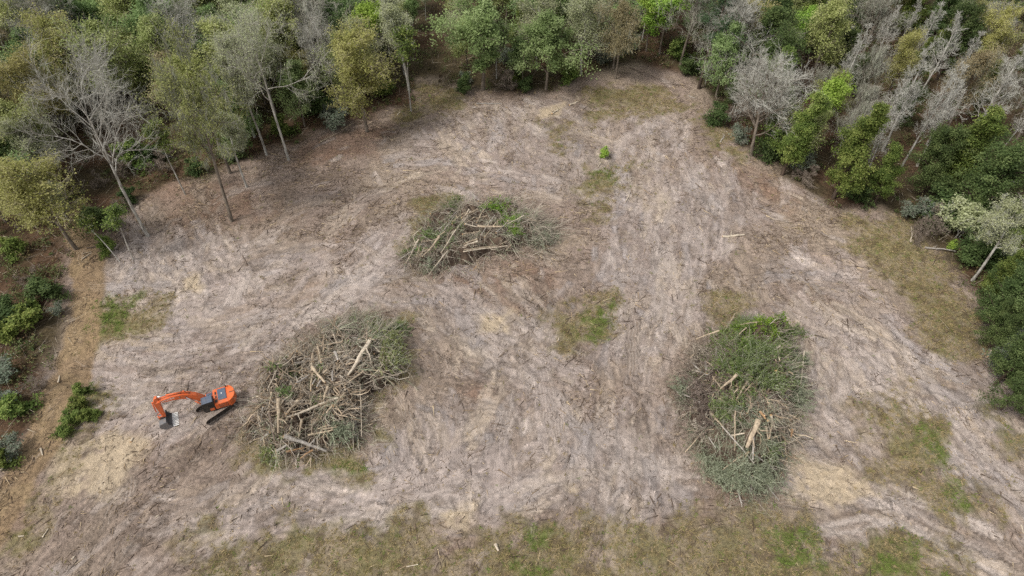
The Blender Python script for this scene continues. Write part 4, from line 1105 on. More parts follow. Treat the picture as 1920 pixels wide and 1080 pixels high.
tag(link("undergrowth", build_mesh("undergrowth", V, F, attrs={"tint": tint}, mats=[LF_UNDER])), 'low leafy undergrowth on the brown floor of the wood', 'undergrowth', kind='stuff')
# dead sticks on the floor of the wood
ns = 7000
q = scatter(ns, lambda q: (sample(forest, q[:, 0], q[:, 1]) * np.where((q[:, 0] < -46) & (q[:, 1] < 66), 1.0, .35) + 0.01) * in_view(q), (-105, 105), (35, 135), rg)
p0 = np.concatenate([q, gz(q[:, 0], q[:, 1])[:, None] + 0.05], 1)
a = rg.uniform(0, 6.28, ns); ln = rg.uniform(.5, 2.6, ns)
p1 = p0 + np.stack([np.cos(a) * ln, np.sin(a) * ln, rg.uniform(-.03, .5, ns) * ln], 1)
V, F = slivers(p0, p1, rg.uniform(.015, .045, ns))
STICK = tint_mat("dead_sticks", [(78, 66, 56), (120, 106, 92), (160, 148, 132), (186, 174, 152)])
tag(link("dead_sticks", build_mesh("dead_sticks", V, F, attrs={"tint": np.repeat(rg.random(ns) ** 1.3, 4)}, mats=[STICK])), 'dead grey sticks littering the floor of the wood', 'sticks', kind='stuff')

# grass
gm = lambda q: np.clip(sample(olive, q[:, 0], q[:, 1]) * (0.2 + 0.8 * sample(gmask, q[:, 0], q[:, 1])) + sample(green, q[:, 0], q[:, 1]) * .8 + 0.012, 0, 1) * in_view(q) * (1 - .9 * sample(forest, q[:, 0], q[:, 1])) * (1 - .8 * sample(road, q[:, 0], q[:, 1]))
ntf = 13000
c = scatter(ntf, gm, (-60, 60), (22, 105), rg)
gr = sample(grn, c[:, 0], c[:, 1])
nbl = 7
bc = np.repeat(np.concatenate([c, gz(c[:, 0], c[:, 1])[:, None] - .02], 1), nbl, 0) + rg.normal(size=(ntf * nbl, 3)) * np.array([.09, .09, 0])
dr = norm(rg.normal(size=bc.shape) * np.array([1, 1, .3]) + np.array([0, 0, .55]))
hh = np.repeat(rg.uniform(.12, .36, ntf) * (1 + gr * .5) * np.where(rg.random(ntf) < .08, 1.9, 1.0), nbl)[:, None]
V, F = slivers(bc, bc + dr * hh * rg.uniform(.6, 1.2, (len(bc), 1)), .032)
tb = np.clip(np.where(rg.random(ntf) < gr * .9 + .12, rg.uniform(.55, 1, ntf), rg.uniform(0, .5, ntf)), 0, 1)
GRASS = tint_mat("grass_blades", [(164, 144, 110), (148, 132, 94), (124, 118, 72), (100, 112, 54), (108, 128, 58)])
tag(link("grass", build_mesh("grass", V, F, attrs={"tint": np.repeat(np.clip(np.repeat(tb, nbl) + rg.normal(size=len(bc)) * .06, 0, 1), 4)}, mats=[GRASS])), 'patchy dry and green grass on the cleared ground', 'grass', kind='stuff')

# wood chips and broken twigs over the clearing
nc = 30000
cl = lambda q: sample(1 - forest, q[:, 0], q[:, 1]) * in_view(q) * (.12 + .88 * sstep(.45, .62, fbm(q[:, 0], q[:, 1], 2.5, 3, 90))) * (1 - .7 * sample(smoothed, q[:, 0], q[:, 1])) * (1 - .7 * sample(olive, q[:, 0], q[:, 1]))
q = scatter(nc, cl, (-62, 62), (22, 106), rg)
p0 = np.concatenate([q, gz(q[:, 0], q[:, 1])[:, None] + .02], 1)
a = np.arctan2(sample(fy, q[:, 0], q[:, 1]), sample(fx, q[:, 0], q[:, 1])) + rg.normal(size=nc) * .9
ln = .12 + rg.exponential(.30, nc)
ln = np.minimum(ln, 2.4)
p1 = p0 + np.stack([np.cos(a) * ln, np.sin(a) * ln, rg.uniform(-.02, .08, nc) * ln + .02], 1)
V, F = slivers(p0, p1, .02 + ln * .022)
tt = np.where(rg.random(nc) < .72, rg.uniform(0, .45, nc), rg.uniform(.5, 1, nc) ** 1.5)
CHIP = tint_mat("wood_chips", [(66, 54, 46), (92, 78, 66), (122, 104, 86), (164, 142, 112), (204, 184, 150)])
tag(link("wood_debris", build_mesh("wood_debris", V, F, attrs={"tint": np.repeat(tt, 4)}, mats=[CHIP])), 'broken twigs and wood chips strewn over the scraped soil', 'debris', kind='stuff')

# clods of turned soil
ncl = 9000
q = scatter(ncl, lambda q: sample(1 - forest, q[:, 0], q[:, 1]) * in_view(q) * (.15 + .85 * sstep(.5, .66, fbm(q[:, 0], q[:, 1], 3, 3, 190))) * (1 - .7 * sample(olive, q[:, 0], q[:, 1])), (-62, 62), (22, 106), rg)
sz = .03 + rg.exponential(.045, ncl)
octa = np.array([[1, 0, 0], [0, 1, 0], [-1, 0, 0], [0, -1, 0], [0, 0, .8], [0, 0, -.8]])
V = np.concatenate([q, gz(q[:, 0], q[:, 1])[:, None] + .01], 1)[:, None] + (octa + rg.normal(size=(ncl, 6, 3)) * .25) * np.minimum(sz, .15)[:, None, None]
F = (np.arange(ncl)[:, None, None] * 6 + np.array([[0, 1, 4], [1, 2, 4], [2, 3, 4], [3, 0, 4], [1, 0, 5], [2, 1, 5], [3, 2, 5], [0, 3, 5]])).reshape(-1, 3)
cc_ = sample(col, q[:, 0], q[:, 1]) * rg.uniform(.6, 1.1, (ncl, 1))
cm, cnt, cbs = new_mat("soil_clods")
cnt.links.new(attr_node(cnt, "soil").outputs["Color"], cbs.inputs["Base Color"])
tag(link("soil_clods", build_mesh("soil_clods", V.reshape(-1, 3), F, colors={"soil": np.repeat(cc_, 6, 0)}, mats=[cm])), 'crumbled clods of turned soil across the clearing', 'clods', kind='stuff')

# ------------------------------------------------------------------ logs
LOG_END = tint_mat("sawn_wood", [(176, 140, 100), (206, 172, 128)])
LOGM = {'pale': bark_mat("debarked_log", (164, 150, 132), (218, 204, 182), 3.2), 'grey': bark_mat("weathered_log", (132, 124, 115), (186, 178, 168), 3.2),
        'tan': bark_mat("tan_log", (136, 120, 102), (196, 178, 152), 3.2), 'dark': bark_mat("dark_log", (84, 72, 64), (128, 114, 102), 3.2), 'orange': bark_mat("fresh_split_log", (138, 108, 80), (192, 156, 118), 3.2)}


def log_mesh(L, r, colr, rg, bend=0.07, stub=True):
    K, S = 6, 8
    t = np.linspace(-.5, .5, K)
    P = np.stack([t * L, np.cumsum(rg.normal(size=K) * bend * L / K), np.cumsum(rg.normal(size=K) * bend * L / K)], 1)
    R = r * np.linspace(1.12, .62, K) * rg.uniform(.9, 1.1, K)
    v, f = tubes(P[None], R[None], S)
    v = v + rg.normal(size=v.shape) * r * .05
    n0 = len(v)
    v = np.concatenate([v, P[[0]] , P[[-1]]])
    caps = np.array([[n0, (i + 1) % S, i] for i in range(S)] + [[n0 + 1, (K - 1) * S + i, (K - 1) * S + (i + 1) % S] for i in range(S)])
    fm_ = [0] * len(f) + [1] * len(caps)
    fs = [f, caps]
    if L > 1.4:
        m = 3 if stub else 2
        o = P[rg.integers(1, K - 1, m)]
        d = norm(np.stack([rg.uniform(.2, .8, m), rg.normal(size=m), rg.normal(size=m)], 1))
        ll = np.minimum(rg.uniform(4, 12, (m, 1)) * r, .4 * L)
        bp = np.stack([o, o + d * ll * .5, o + norm(d + rg.normal(size=d.shape) * .3) * ll], 1)
        v2, f2 = tubes(bp, np.broadcast_to(np.array([.4, .3, .15]) * r, (m, 3)), 5)
        fs = [np.concatenate([f, f2 + len(v)]), caps]
        fm_ = [0] * (len(f) + len(f2)) + [1] * len(caps)
        v = np.concatenate([v, v2])
    return build_mesh("log", v, fs, attrs={"tint": rg.random(len(v))}, smooth=False, mats=[LOGM[colr], LOG_END], fmat=fm_)


def lay_log(A, Bp, r, colr, label, group=None, name="log", cat="log", rg=np.random.default_rng(3)):
    A = np.array(A, float); Bp = np.array(Bp, float)
    d = Bp - A; L = float(np.linalg.norm(d))
    o = link(name, log_mesh(L, r, colr, rg, stub=(name == "log")))
    o.location = Vector((A + Bp) / 2)
    o.rotation_euler = Vector(d).to_track_quat('X', 'Z').to_euler()
    return tag(o, label, cat, group)


# ------------------------------------------------------------------ brush piles
def make_pile(nm, foot, hmax, peak, seed, label, twigs, leaves, logs, crop, soft=2.6, extra=72, heads=(), along=None):
    rg = np.random.default_rng(seed)
    P = px(*foot)
    wob = lambda x, y: (fbm(x, y, 3.0, 3, seed + 50) - .5) * 3.2 + (fbm(x, y, .9, 2, seed + 60) - .5) * 1.4
    x0, y0 = P.min(0) - 1.5; x1, y1 = P.max(0) + 1.5
    st = .22
    xs = np.arange(x0, x1, st); ys = np.arange(y0, y1, st)
    XX, YY = np.meshgrid(xs, ys, indexing='ij')

    def hgt(x, y):
        sd = sdf_poly(np.asarray(x, float), np.asarray(y, float), P) + wob(x, y)
        h = hmax * sstep(-.4, soft * .8, sd) * (.1 + 1.4 * fbm(x, y, 2.2, 4, seed))
        return h + gz(np.asarray(x, float), np.asarray(y, float))
    root = bpy.data.objects.new("brush_pile", None); COL.objects.link(root)
    cc = P.mean(0); root.location = (float(cc[0]), float(cc[1]), 0)
    tag(root, label, "brush pile")
    # the packed core of soil, roots and bark
    sd = sdf_poly(XX, YY, P) + wob(XX, YY)
    ZZ = hgt(XX, YY) - .5 + (fbm(XX, YY, .6, 2, seed + 4) - .5) * .5 * sstep(-.2, .8, sd) - .4 * (sd < -.3)
    ii = np.arange(XX.size).reshape(XX.shape)
    F = np.stack([ii[:-1, :-1], ii[1:, :-1], ii[1:, 1:], ii[:-1, 1:]], -1).reshape(-1, 4)
    F = F[(sd.ravel()[F] > -.6).any(1)]
    V = np.stack([XX - cc[0], YY - cc[1], ZZ], -1).reshape(-1, 3)
    link("packed_core", build_mesh("packed_core", V, F, mats=[CORE], smooth=True), root)

    def pts_in(n, pred=None):
        out = np.zeros((0, 2))
        while len(out) < n:
            q = rg.uniform([x0, y0], [x1, y1], (n * 3, 2))
            k = sdf_poly(q[:, 0], q[:, 1], P) + wob(q[:, 0], q[:, 1]) > -.5
            q = q[k]
            if pred is not None: q = q[rg.random(len(q)) < pred(q)]
            out = np.concatenate([out, q])
        return out[:n]
    # twigs: (count, length, radius, material, outward, predicate)
    for pn, n, lr, rad, mat, outw, pred in twigs:
        q = pts_in(n, pred)
        o = np.concatenate([q, hgt(q[:, 0], q[:, 1])[:, None] - .15], 1)
        rad_dir = norm(np.concatenate([q - cc, np.zeros((n, 1))], 1))
        d = norm(rg.normal(size=(n, 3)) * np.array([1, 1, .45]) + outw * rad_dir + np.array([0, 0, .15]))
        ln = rg.uniform(*lr, n)
        m1 = o + d * (ln * .5)[:, None] + rg.normal(size=(n, 3)) * .08
        e = m1 + norm(d + rg.normal(size=(n, 3)) * .35 + np.array([0, 0, -.25])) * (ln * .5)[:, None]
        gzz = gz(e[:, 0], e[:, 1]) + .03
        e[:, 2] = np.maximum(e[:, 2], gzz)
        m1[:, 2] = np.maximum(m1[:, 2], gz(m1[:, 0], m1[:, 1]) + .05)
        r = rg.uniform(*rad, n)
        Pp = np.stack([o, m1, e], 1)
        v, f = tubes(Pp, r[:, None] * np.array([1, .75, .3]), 3)
        tn = np.repeat(np.clip(rg.normal(size=n) * .25 + .5, 0, 1), 9)
        fs = np.concatenate([f[:, [0, 1, 2]], f[:, [0, 2, 3]]])
        # side shoots
        ch, _, ci, _ = spawn(Pp, ln, 3, .3, 1.0, 38, 12, .18, .4, 2, .1, .02, rg)
        v2, f2 = slivers(ch[:, 0], ch[:, 1], r[ci] * .45)
        t2 = np.repeat(np.clip(rg.normal(size=len(ch)) * .25 + .55, 0, 1), 4)
        v = np.concatenate([v, v2]) - np.array([cc[0], cc[1], 0]); fs = np.concatenate([fs, f2 + len(tn)]); tn = np.concatenate([tn, t2])
        tag(link(pn, build_mesh(pn, v, fs, attrs={"tint": tn}, mats=[mat]), root), kind='stuff')
    for pn, n, per, size, mat, pred in leaves:
        q = pts_in(n, pred)
        o = np.concatenate([q, hgt(q[:, 0], q[:, 1])[:, None] + .1], 1)
        d = norm(rg.normal(size=(n, 3)) * np.array([1, 1, .5]))
        t = np.tile(np.linspace(-.6, .6, per), n)
        c_ = np.repeat(o, per, 0) + np.repeat(d, per, 0) * t[:, None] * rg.uniform(.5, 1.3, (n * per, 1)) + rg.normal(size=(n * per, 3)) * .12
        c_[:, 2] = np.maximum(c_[:, 2], gz(c_[:, 0], c_[:, 1]) + .04)
        v, f = rhombs(c_, rg.normal(size=c_.shape) * .8 + np.array([0, 0, .8]), size[0] * rg.uniform(.6, 1.3, len(c_)), size[1] * rg.uniform(.6, 1.3, len(c_)), rg)
        tn = np.repeat(np.clip(np.repeat(rg.random(n), per) * .7 + .15 + rg.normal(size=len(c_)) * .1, 0, 1), 4)
        tag(link(pn, build_mesh(pn, v - np.array([cc[0], cc[1], 0]), f, attrs={"tint": tn}, mats=[mat]), root), kind='stuff')

    for pn, tmat, lmat, spots in heads:
        hv, hf, ht, ho = [], [], [], 0
        lvv, lff, ltt, lo = [], [], [], 0
        for (u, v, R_, n) in spots:
            c2 = px((u, v))[0]; z0 = float(hgt(c2[0], c2[1])) - .3
            c2 = at(u, v, z0)[:2]
            ax = norm(np.array([c2[0] - cc[0], c2[1] - cc[1], .8 * np.hypot(*(c2 - cc)) + .6]))
            d = norm(rg.normal(size=(n, 3)) * .75 + ax * .8 + np.array([0, 0, .2]))
            o = np.array([c2[0], c2[1], z0]) + rg.normal(size=(n, 3)) * np.array([.45, .45, .15]) * R_ * .7
            ln = R_ * rg.uniform(.45, 1.15, n)
            m1 = o + d * (ln * .5)[:, None]
            e = m1 + norm(d + rg.normal(size=(n, 3)) * .25 + np.array([0, 0, -.3])) * (ln * .5)[:, None]
            e[:, 2] = np.maximum(e[:, 2], gz(e[:, 0], e[:, 1]) + .05)
            Pp = np.stack([o, m1, e], 1)
            vv_, ff_ = tubes(Pp, np.broadcast_to(np.array([.022, .015, .007]), (n, 3)), 3)
            hv.append(vv_); hf.append(np.concatenate([ff_[:, [0, 1, 2]], ff_[:, [0, 2, 3]]]) + ho); ho += len(vv_); ht.append(np.repeat(rg.random(n), 9))
            ch, _, ci, _ = spawn(Pp, ln, 7, .25, 1.0, 36, 12, .15, .35, 2, .1, .02, rg)
            vv_, ff_ = slivers(ch[:, 0], ch[:, 1], .009)
            hv.append(vv_); hf.append(ff_ + ho); ho += len(vv_); ht.append(np.repeat(rg.random(len(ch)), 4))
            k_ = 4
            t = rg.random((len(ch) * k_, 1)); c_ = np.repeat(ch[:, 0], k_, 0) * (1 - t) + np.repeat(ch[:, 1], k_, 0) * t + rg.normal(size=(len(ch) * k_, 3)) * .05
            vv_, ff_ = rhombs(c_, rg.normal(size=c_.shape) * .8 + np.array([0, 0, .7]), .10 * rg.uniform(.6, 1.3, len(c_)), .032 * rg.uniform(.6, 1.3, len(c_)), rg)
            lvv.append(vv_); lff.append(ff_ + lo); lo += len(vv_); ltt.append(np.repeat(np.clip(np.repeat(rg.random(n), 7 * k_) * .6 + .2 + rg.normal(size=len(c_)) * .12, 0, 1), 4))
        sh = np.array([cc[0], cc[1], 0])
        tag(link(pn + "_twigs", build_mesh(pn, np.concatenate(hv) - sh, np.concatenate(hf), attrs={"tint": np.concatenate(ht)}, mats=[tmat]), root), kind='stuff')
        tag(link(pn + "_leaves", build_mesh(pn, np.concatenate(lvv) - sh, np.concatenate(lff), attrs={"tint": np.concatenate(ltt)}, mats=[lmat]), root), kind='stuff')

    def on_pile(u, v, lift):
        z = 0.0
        for _ in range(8):
            p = at(u, v, z); z = 0.5 * z + 0.5 * (float(hgt(p[0], p[1])) + lift)
        return at(u, v, z)
    ext = P.max(0) - P.min(0)

    def place(A, Bq):
        m = ((np.asarray(A)[:2] + np.asarray(Bq)[:2]) / 2 - P.min(0)) / ext
        ln = np.linalg.norm(np.asarray(A) - np.asarray(Bq))
        return ('short', 'middling', 'long')[int(ln > 1.3) + int(ln > 2.1)], 'in the %s %s' % (('near', 'middle', 'far')[int(min(max(m[1] * 3, 0), 2.99))], ('left', 'centre', 'right')[int(min(max(m[0] * 3, 0), 2.99))])
    for k in range(extra):
        q = pts_in(1)[0]; a = rg.uniform(0, 6.28) if along is None else along + rg.normal() * .4; ln = rg.uniform(1.0, 3.4) * (1 if along is None else 1.35); dv = np.array([math.cos(a), math.sin(a)]) * ln / 2
        e0, e1 = q - dv, q + dv
        colr = ('tan', 'grey', 'pale', 'tan', 'dark')[k % 5]
        lay_log((*e0, float(hgt(*e0)) + .25), (*e1, float(hgt(*e1)) + .25), rg.uniform(.03, .085), colr, (lambda s: '%s %s branch %s of the %s' % (s[0], colr, s[1], nm))(place(e0, e1)), '%s branches in the %s' % (colr, nm), name="branch", cat="branch", rg=rg)
    (ox, oy), sc = crop
    for lg in logs:
        (a0, b0), (a1, b1), w, colr, lab = lg[:5]
        lift = .85 if lab else .6
        A = on_pile(ox + a0 / sc, oy + b0 / sc, lift); Bq = on_pile(ox + a1 / sc, oy + b1 / sc, lift)
        depth = abs((A - np.array([0, 0, CAM_H])) @ FWD)
        r = max(w / sc * depth / FPX / 2, .05)
        lay_log(A, Bq, r, colr, lab or (lambda s: '%s %s branch %s of the %s' % (s[0], colr, s[1], nm))(place(A, Bq)), None if lab else '%s branches in the %s' % (colr, nm), name="log" if lab else "branch", cat="log" if lab else "branch", rg=rg)
    return hgt


CORE = bark_mat("packed_debris", (52, 42, 36), (104, 88, 74), 1.6)
PT_GREY = tint_mat("pile_grey_twigs", [(104, 92, 80), (158, 146, 130), (204, 194, 178)])
PT_TAN = tint_mat("pile_tan_twigs", [(108, 92, 76), (168, 148, 124), (212, 194, 168)])
PT_GRN = tint_mat("pile_green_grey_twigs", [(122, 126, 102), (156, 160, 132), (186, 188, 164)])
PT_DARK = tint_mat("pile_dark_twigs", [(84, 70, 62), (116, 102, 92), (146, 132, 122)])
PL_GREEN = leaf_mat("pile_green_leaves", [(84, 102, 56), (118, 138, 78), (152, 168, 106)], val=0)
PL_GREY = leaf_mat("pile_grey_green_leaves", [(122, 130, 106), (154, 162, 136), (180, 186, 162)], val=0)
PL_YG = leaf_mat("pile_yellow_green_leaves", [(112, 118, 66), (146, 152, 90), (174, 176, 118)], val=0)
PL_LIME = leaf_mat("pile_lime_leaves", [(100, 130, 40), (122, 154, 56), (146, 172, 76)], val=0)
near = lambda u, v, r: (lambda q, c=px((u, v))[0]: np.exp(-((q - c) ** 2).sum(1) / r ** 2))
anyof = lambda *fs: (lambda q: np.clip(sum(f(q) for f in fs), 0, 1))

lp = lambda s: s + ' left brush pile'
make_pile('left brush pile', [(470, 815), (495, 735), (540, 670), (600, 630), (670, 612), (735, 620), (745, 690), (700, 745), (675, 815), (610, 850), (520, 862)], 3.6, None, 5,
          'heap of logs and grey branches right of the orange excavator',
          [("grey_twigs", 2600, (.8, 2.8), (.015, .05), PT_GREY, .2, None), ("green_twigs", 520, (1.2, 3.2), (.012, .028), PT_GRN, .7, anyof(near(720, 680, 4), near(660, 640, 4), near(640, 810, 2.5), near(520, 840, 2.5))),
           ("tan_splinters", 800, (.5, 2.0), (.03, .09), PT_TAN, .2, anyof(near(560, 720, 5), near(600, 780, 4), near(500, 780, 3)))],
          [("green_leaves", 90, 16, (.14, .05), PL_GREEN, anyof(near(540, 730, 1.2), near(600, 745, 1.2), near(510, 850, 1.5), near(730, 630, 2.5))),
           ("grey_leaves", 60, 16, (.14, .03), PL_GREY, anyof(near(640, 810, 1.8), near(650, 620, 2)))],
          [((885, 170), (735, 390), 24, 'pale', 'thick straight log at the upper right of the left brush pile'),
           ((675, 545), (345, 668), 18, 'pale', 'long log lying aslant across the middle of the left brush pile'),
           ((320, 795), (592, 905), 26, 'grey', 'thick grey log with a root end along the foot of the left pile'),
           ((285, 545), (273, 772), 26, 'tan', 'thick upright lying log with a split orange end in the left pile'),
           ((225, 635), (262, 822), 16, 'dark', 'dark forked log at the left side of the left pile'),
           ((508, 255), (488, 505), 15, 'tan', 'narrow log pointing up the left pile beside the root plate'),
           ((505, 340), (595, 445), 20, 'tan', 'short log with a pale sawn end in the middle of the left pile'),
           ((820, 450), (825, 800), 7, 'pale', 'thin pole on the ground along the right foot of the left pile'),
           ((1122, 368), (848, 455), 8, 'pale', 'long thin pole sticking out to the right of the left pile'),
           ((1000, 295), (890, 425), 7, 'pale', 'bent thin pole in the grass at the right of the left pile'),
           ((335, 897), (455, 876), 13, 'orange', 'orange split log under the thick grey log of the left pile'),
           ((510, 886), (432, 942), 13, 'orange', 'orange split log poking out below the thick grey log'),
           ((415, 562), (338, 648), 20, 'tan', 'pale ended log left of the long slanting log in the left pile'),
           ((480, 787), (640, 742), 14, 'tan', 'log low on the right flank of the left pile'),
           ((842, 368), (712, 458), 12, 'tan', 'tan pole on the right shoulder of the left pile'),
           ((540, 210), (562, 312), 16, 'tan', 'splintered log at the top of the left pile'),
           ((655, 242), (675, 300), 18, 'grey', 'grey stump piece at the top of the left pile')] +
          [(a, b, w, c, None) for a, b, w, c in [((440, 680), (418, 818), 14, 'tan'), ((505, 690), (510, 792), 12, 'tan'), ((230, 768), (172, 818), 16, 'grey'), ((692, 588), (650, 652), 12, 'tan'), ((640, 590), (600, 642), 12, 'tan'),
           ((722, 508), (640, 600), 13, 'tan'), ((240, 508), (224, 602), 13, 'tan'), ((202, 488), (168, 562), 11, 'tan'), ((302, 338), (298, 384), 13, 'tan'), ((342, 348), (290, 420), 11, 'tan'), ((482, 398), (398, 452), 13, 'grey'),
           ((532, 418), (508, 462), 13, 'grey'), ((560, 430), (535, 475), 14, 'grey'), ((610, 470), (578, 565), 15, 'tan'), ((455, 545), (480, 610), 10, 'pale'), ((300, 600), (295, 700), 10, 'tan'), ((345, 690), (325, 640), 12, 'tan'),
           ((190, 600), (180, 690), 10, 'grey'), ((150, 650), (175, 700), 10, 'tan'), ((660, 735), (560, 760), 11, 'tan'), ((620, 720), (540, 745), 11, 'tan'), ((360, 720), (330, 760), 10, 'dark'), ((130, 770), (170, 740), 11, 'grey'),
           ((280, 890), (345, 850), 18, 'grey'), ((500, 935), (495, 1000), 8, 'tan'), ((500, 935), (465, 990), 8, 'tan'), ((640, 370), (640, 440), 10, 'grey'), ((430, 350), (420, 380), 9, 'tan'), ((165, 605), (100, 645), 10, 'tan')]],
          ((440, 590), 3.485), heads=[('grey_green_brush', PT_GRN, PL_GREY, [(640, 808, 1.3, 50)]), ('yellow_green_brush', PT_GRN, PL_YG, [(512, 852, 1.2, 36), (722, 645, 1.9, 60), (690, 622, 1.6, 40), (730, 680, 1.6, 40)]), ('green_brush', PT_GRN, PL_GREEN, [(540, 735, 1.0, 30), (598, 748, .9, 26), (745, 625, 1.3, 40)])])

make_pile('upper brush pile', [(768, 500), (785, 425), (850, 388), (930, 392), (1000, 400), (1035, 432), (1010, 462), (930, 478), (860, 496), (810, 510)], 2.4, None, 9,
          'low heap of long pale poles and branches in the upper middle of the clearing',
          [("grey_twigs", 1100, (1.0, 3.0), (.012, .036), PT_GREY, .3, None), ("green_twigs", 450, (1.0, 3.0), (.012, .026), PT_GRN, .6, anyof(near(800, 450, 4), near(990, 440, 4), near(900, 450, 4))),
           ("dry_fans", 500, (1.5, 4.0), (.012, .024), PT_GREY, 1.2, anyof(near(1010, 435, 3), near(810, 500, 2.5)))],
          [("green_leaves", 110, 18, (.14, .06), PL_LIME, anyof(near(962, 435, 1.1), near(935, 410, 1.0))), ("grass_green_leaves", 120, 16, (.14, .05), PL_GREEN, anyof(near(855, 388, 1.6), near(765, 478, 1.5), near(820, 455, 2.2))),
           ("grey_leaves", 70, 16, (.13, .03), PL_GREY, anyof(near(830, 490, 1.5), near(950, 398, 1.6), near(1000, 450, 2)))],
          [((822, 180), (560, 640), 13, 'pale', 'longest pale pole lying aslant on the upper brush pile'), ((835, 200), (590, 600), 13, 'pale', 'second long pale pole close beside the longest one on the upper pile'),
           ((295, 488), (168, 722), 18, 'pale', 'short pale log at the left end of the upper brush pile'), ((522, 458), (342, 665), 22, 'tan', 'mossy log near the left end of the upper pile with a broken end'),
           ((905, 184), (745, 275), 20, 'tan', 'broken log at the top left of the upper pile'), ((775, 328), (905, 352), 18, 'pale', 'pale log left of the dark stump on the upper pile'),
           ((905, 350), (1165, 358), 20, 'tan', 'tan log running to the dark stump on the upper pile'), ((762, 618), (1218, 558), 14, 'pale', 'long pale pole along the near edge of the upper pile'),
           ((770, 590), (1205, 543), 11, 'tan', 'tan pole just behind the one along the near edge of upper pile'), ((748, 436), (942, 404), 12, 'tan', 'thin tan pole in the middle of the upper pile'),
           ((905, 483), (768, 534), 14, 'tan', 'upper of two short logs side by side in the upper pile'), ((908, 506), (772, 552), 17, 'pale', 'lower of two short logs side by side in the upper pile'),
           ((1388, 243), (1208, 332), 9, 'pale', 'pale bent pole behind the green sprig on the upper pile'), ((1588, 234), (1475, 288), 9, 'pale', 'pale stick at the right end of the upper pile')] +
          [(a, b, w, c, None) for a, b, w, c in [((1420, 258), (1535, 312), 9, 'tan'), ((1690, 285), (1540, 300), 7, 'tan'), ((1002, 245), (898, 277), 11, 'tan'), ((702, 198), (605, 302), 8, 'grey'), ((782, 208), (655, 312), 11, 'tan'), ((572, 408), (488, 462), 12, 'tan'),
           ((350, 510), (432, 500), 9, 'tan'), ((430, 505), (520, 460), 9, 'tan'), ((560, 640), (480, 780), 9, 'grey'), ((590, 600), (400, 850), 10, 'pale'), ((480, 700), (390, 745), 7, 'grey'), ((870, 262), (790, 330), 8, 'tan'), ((1210, 505), (1140, 540), 8, 'tan'),
           ((1085, 240), (960, 460), 7, 'grey'), ((380, 600), (290, 668), 11, 'tan'), ((1255, 540), (1200, 600), 9, 'tan'), ((895, 765), (862, 810), 7, 'orange'), ((240, 552), (360, 548), 8, 'grey')]],
          ((730, 360), 5.486), soft=2.2, extra=30, along=math.atan2(*(px((880, 393))[0] - px((832, 477))[0])[::-1]), heads=[('grey_green_brush', PT_GREY, PL_GREY, [(1005, 445, 2.0, 50), (1030, 450, 1.8, 34), (812, 498, 1.3, 40), (955, 395, 1.3, 36)]), ('green_brush', PT_GRN, PL_LIME, [(962, 436, 1.0, 40)]), ('grass_green_brush', PT_GRN, PL_GREEN, [(855, 385, 1.3, 40), (765, 480, 1.1, 30)])])

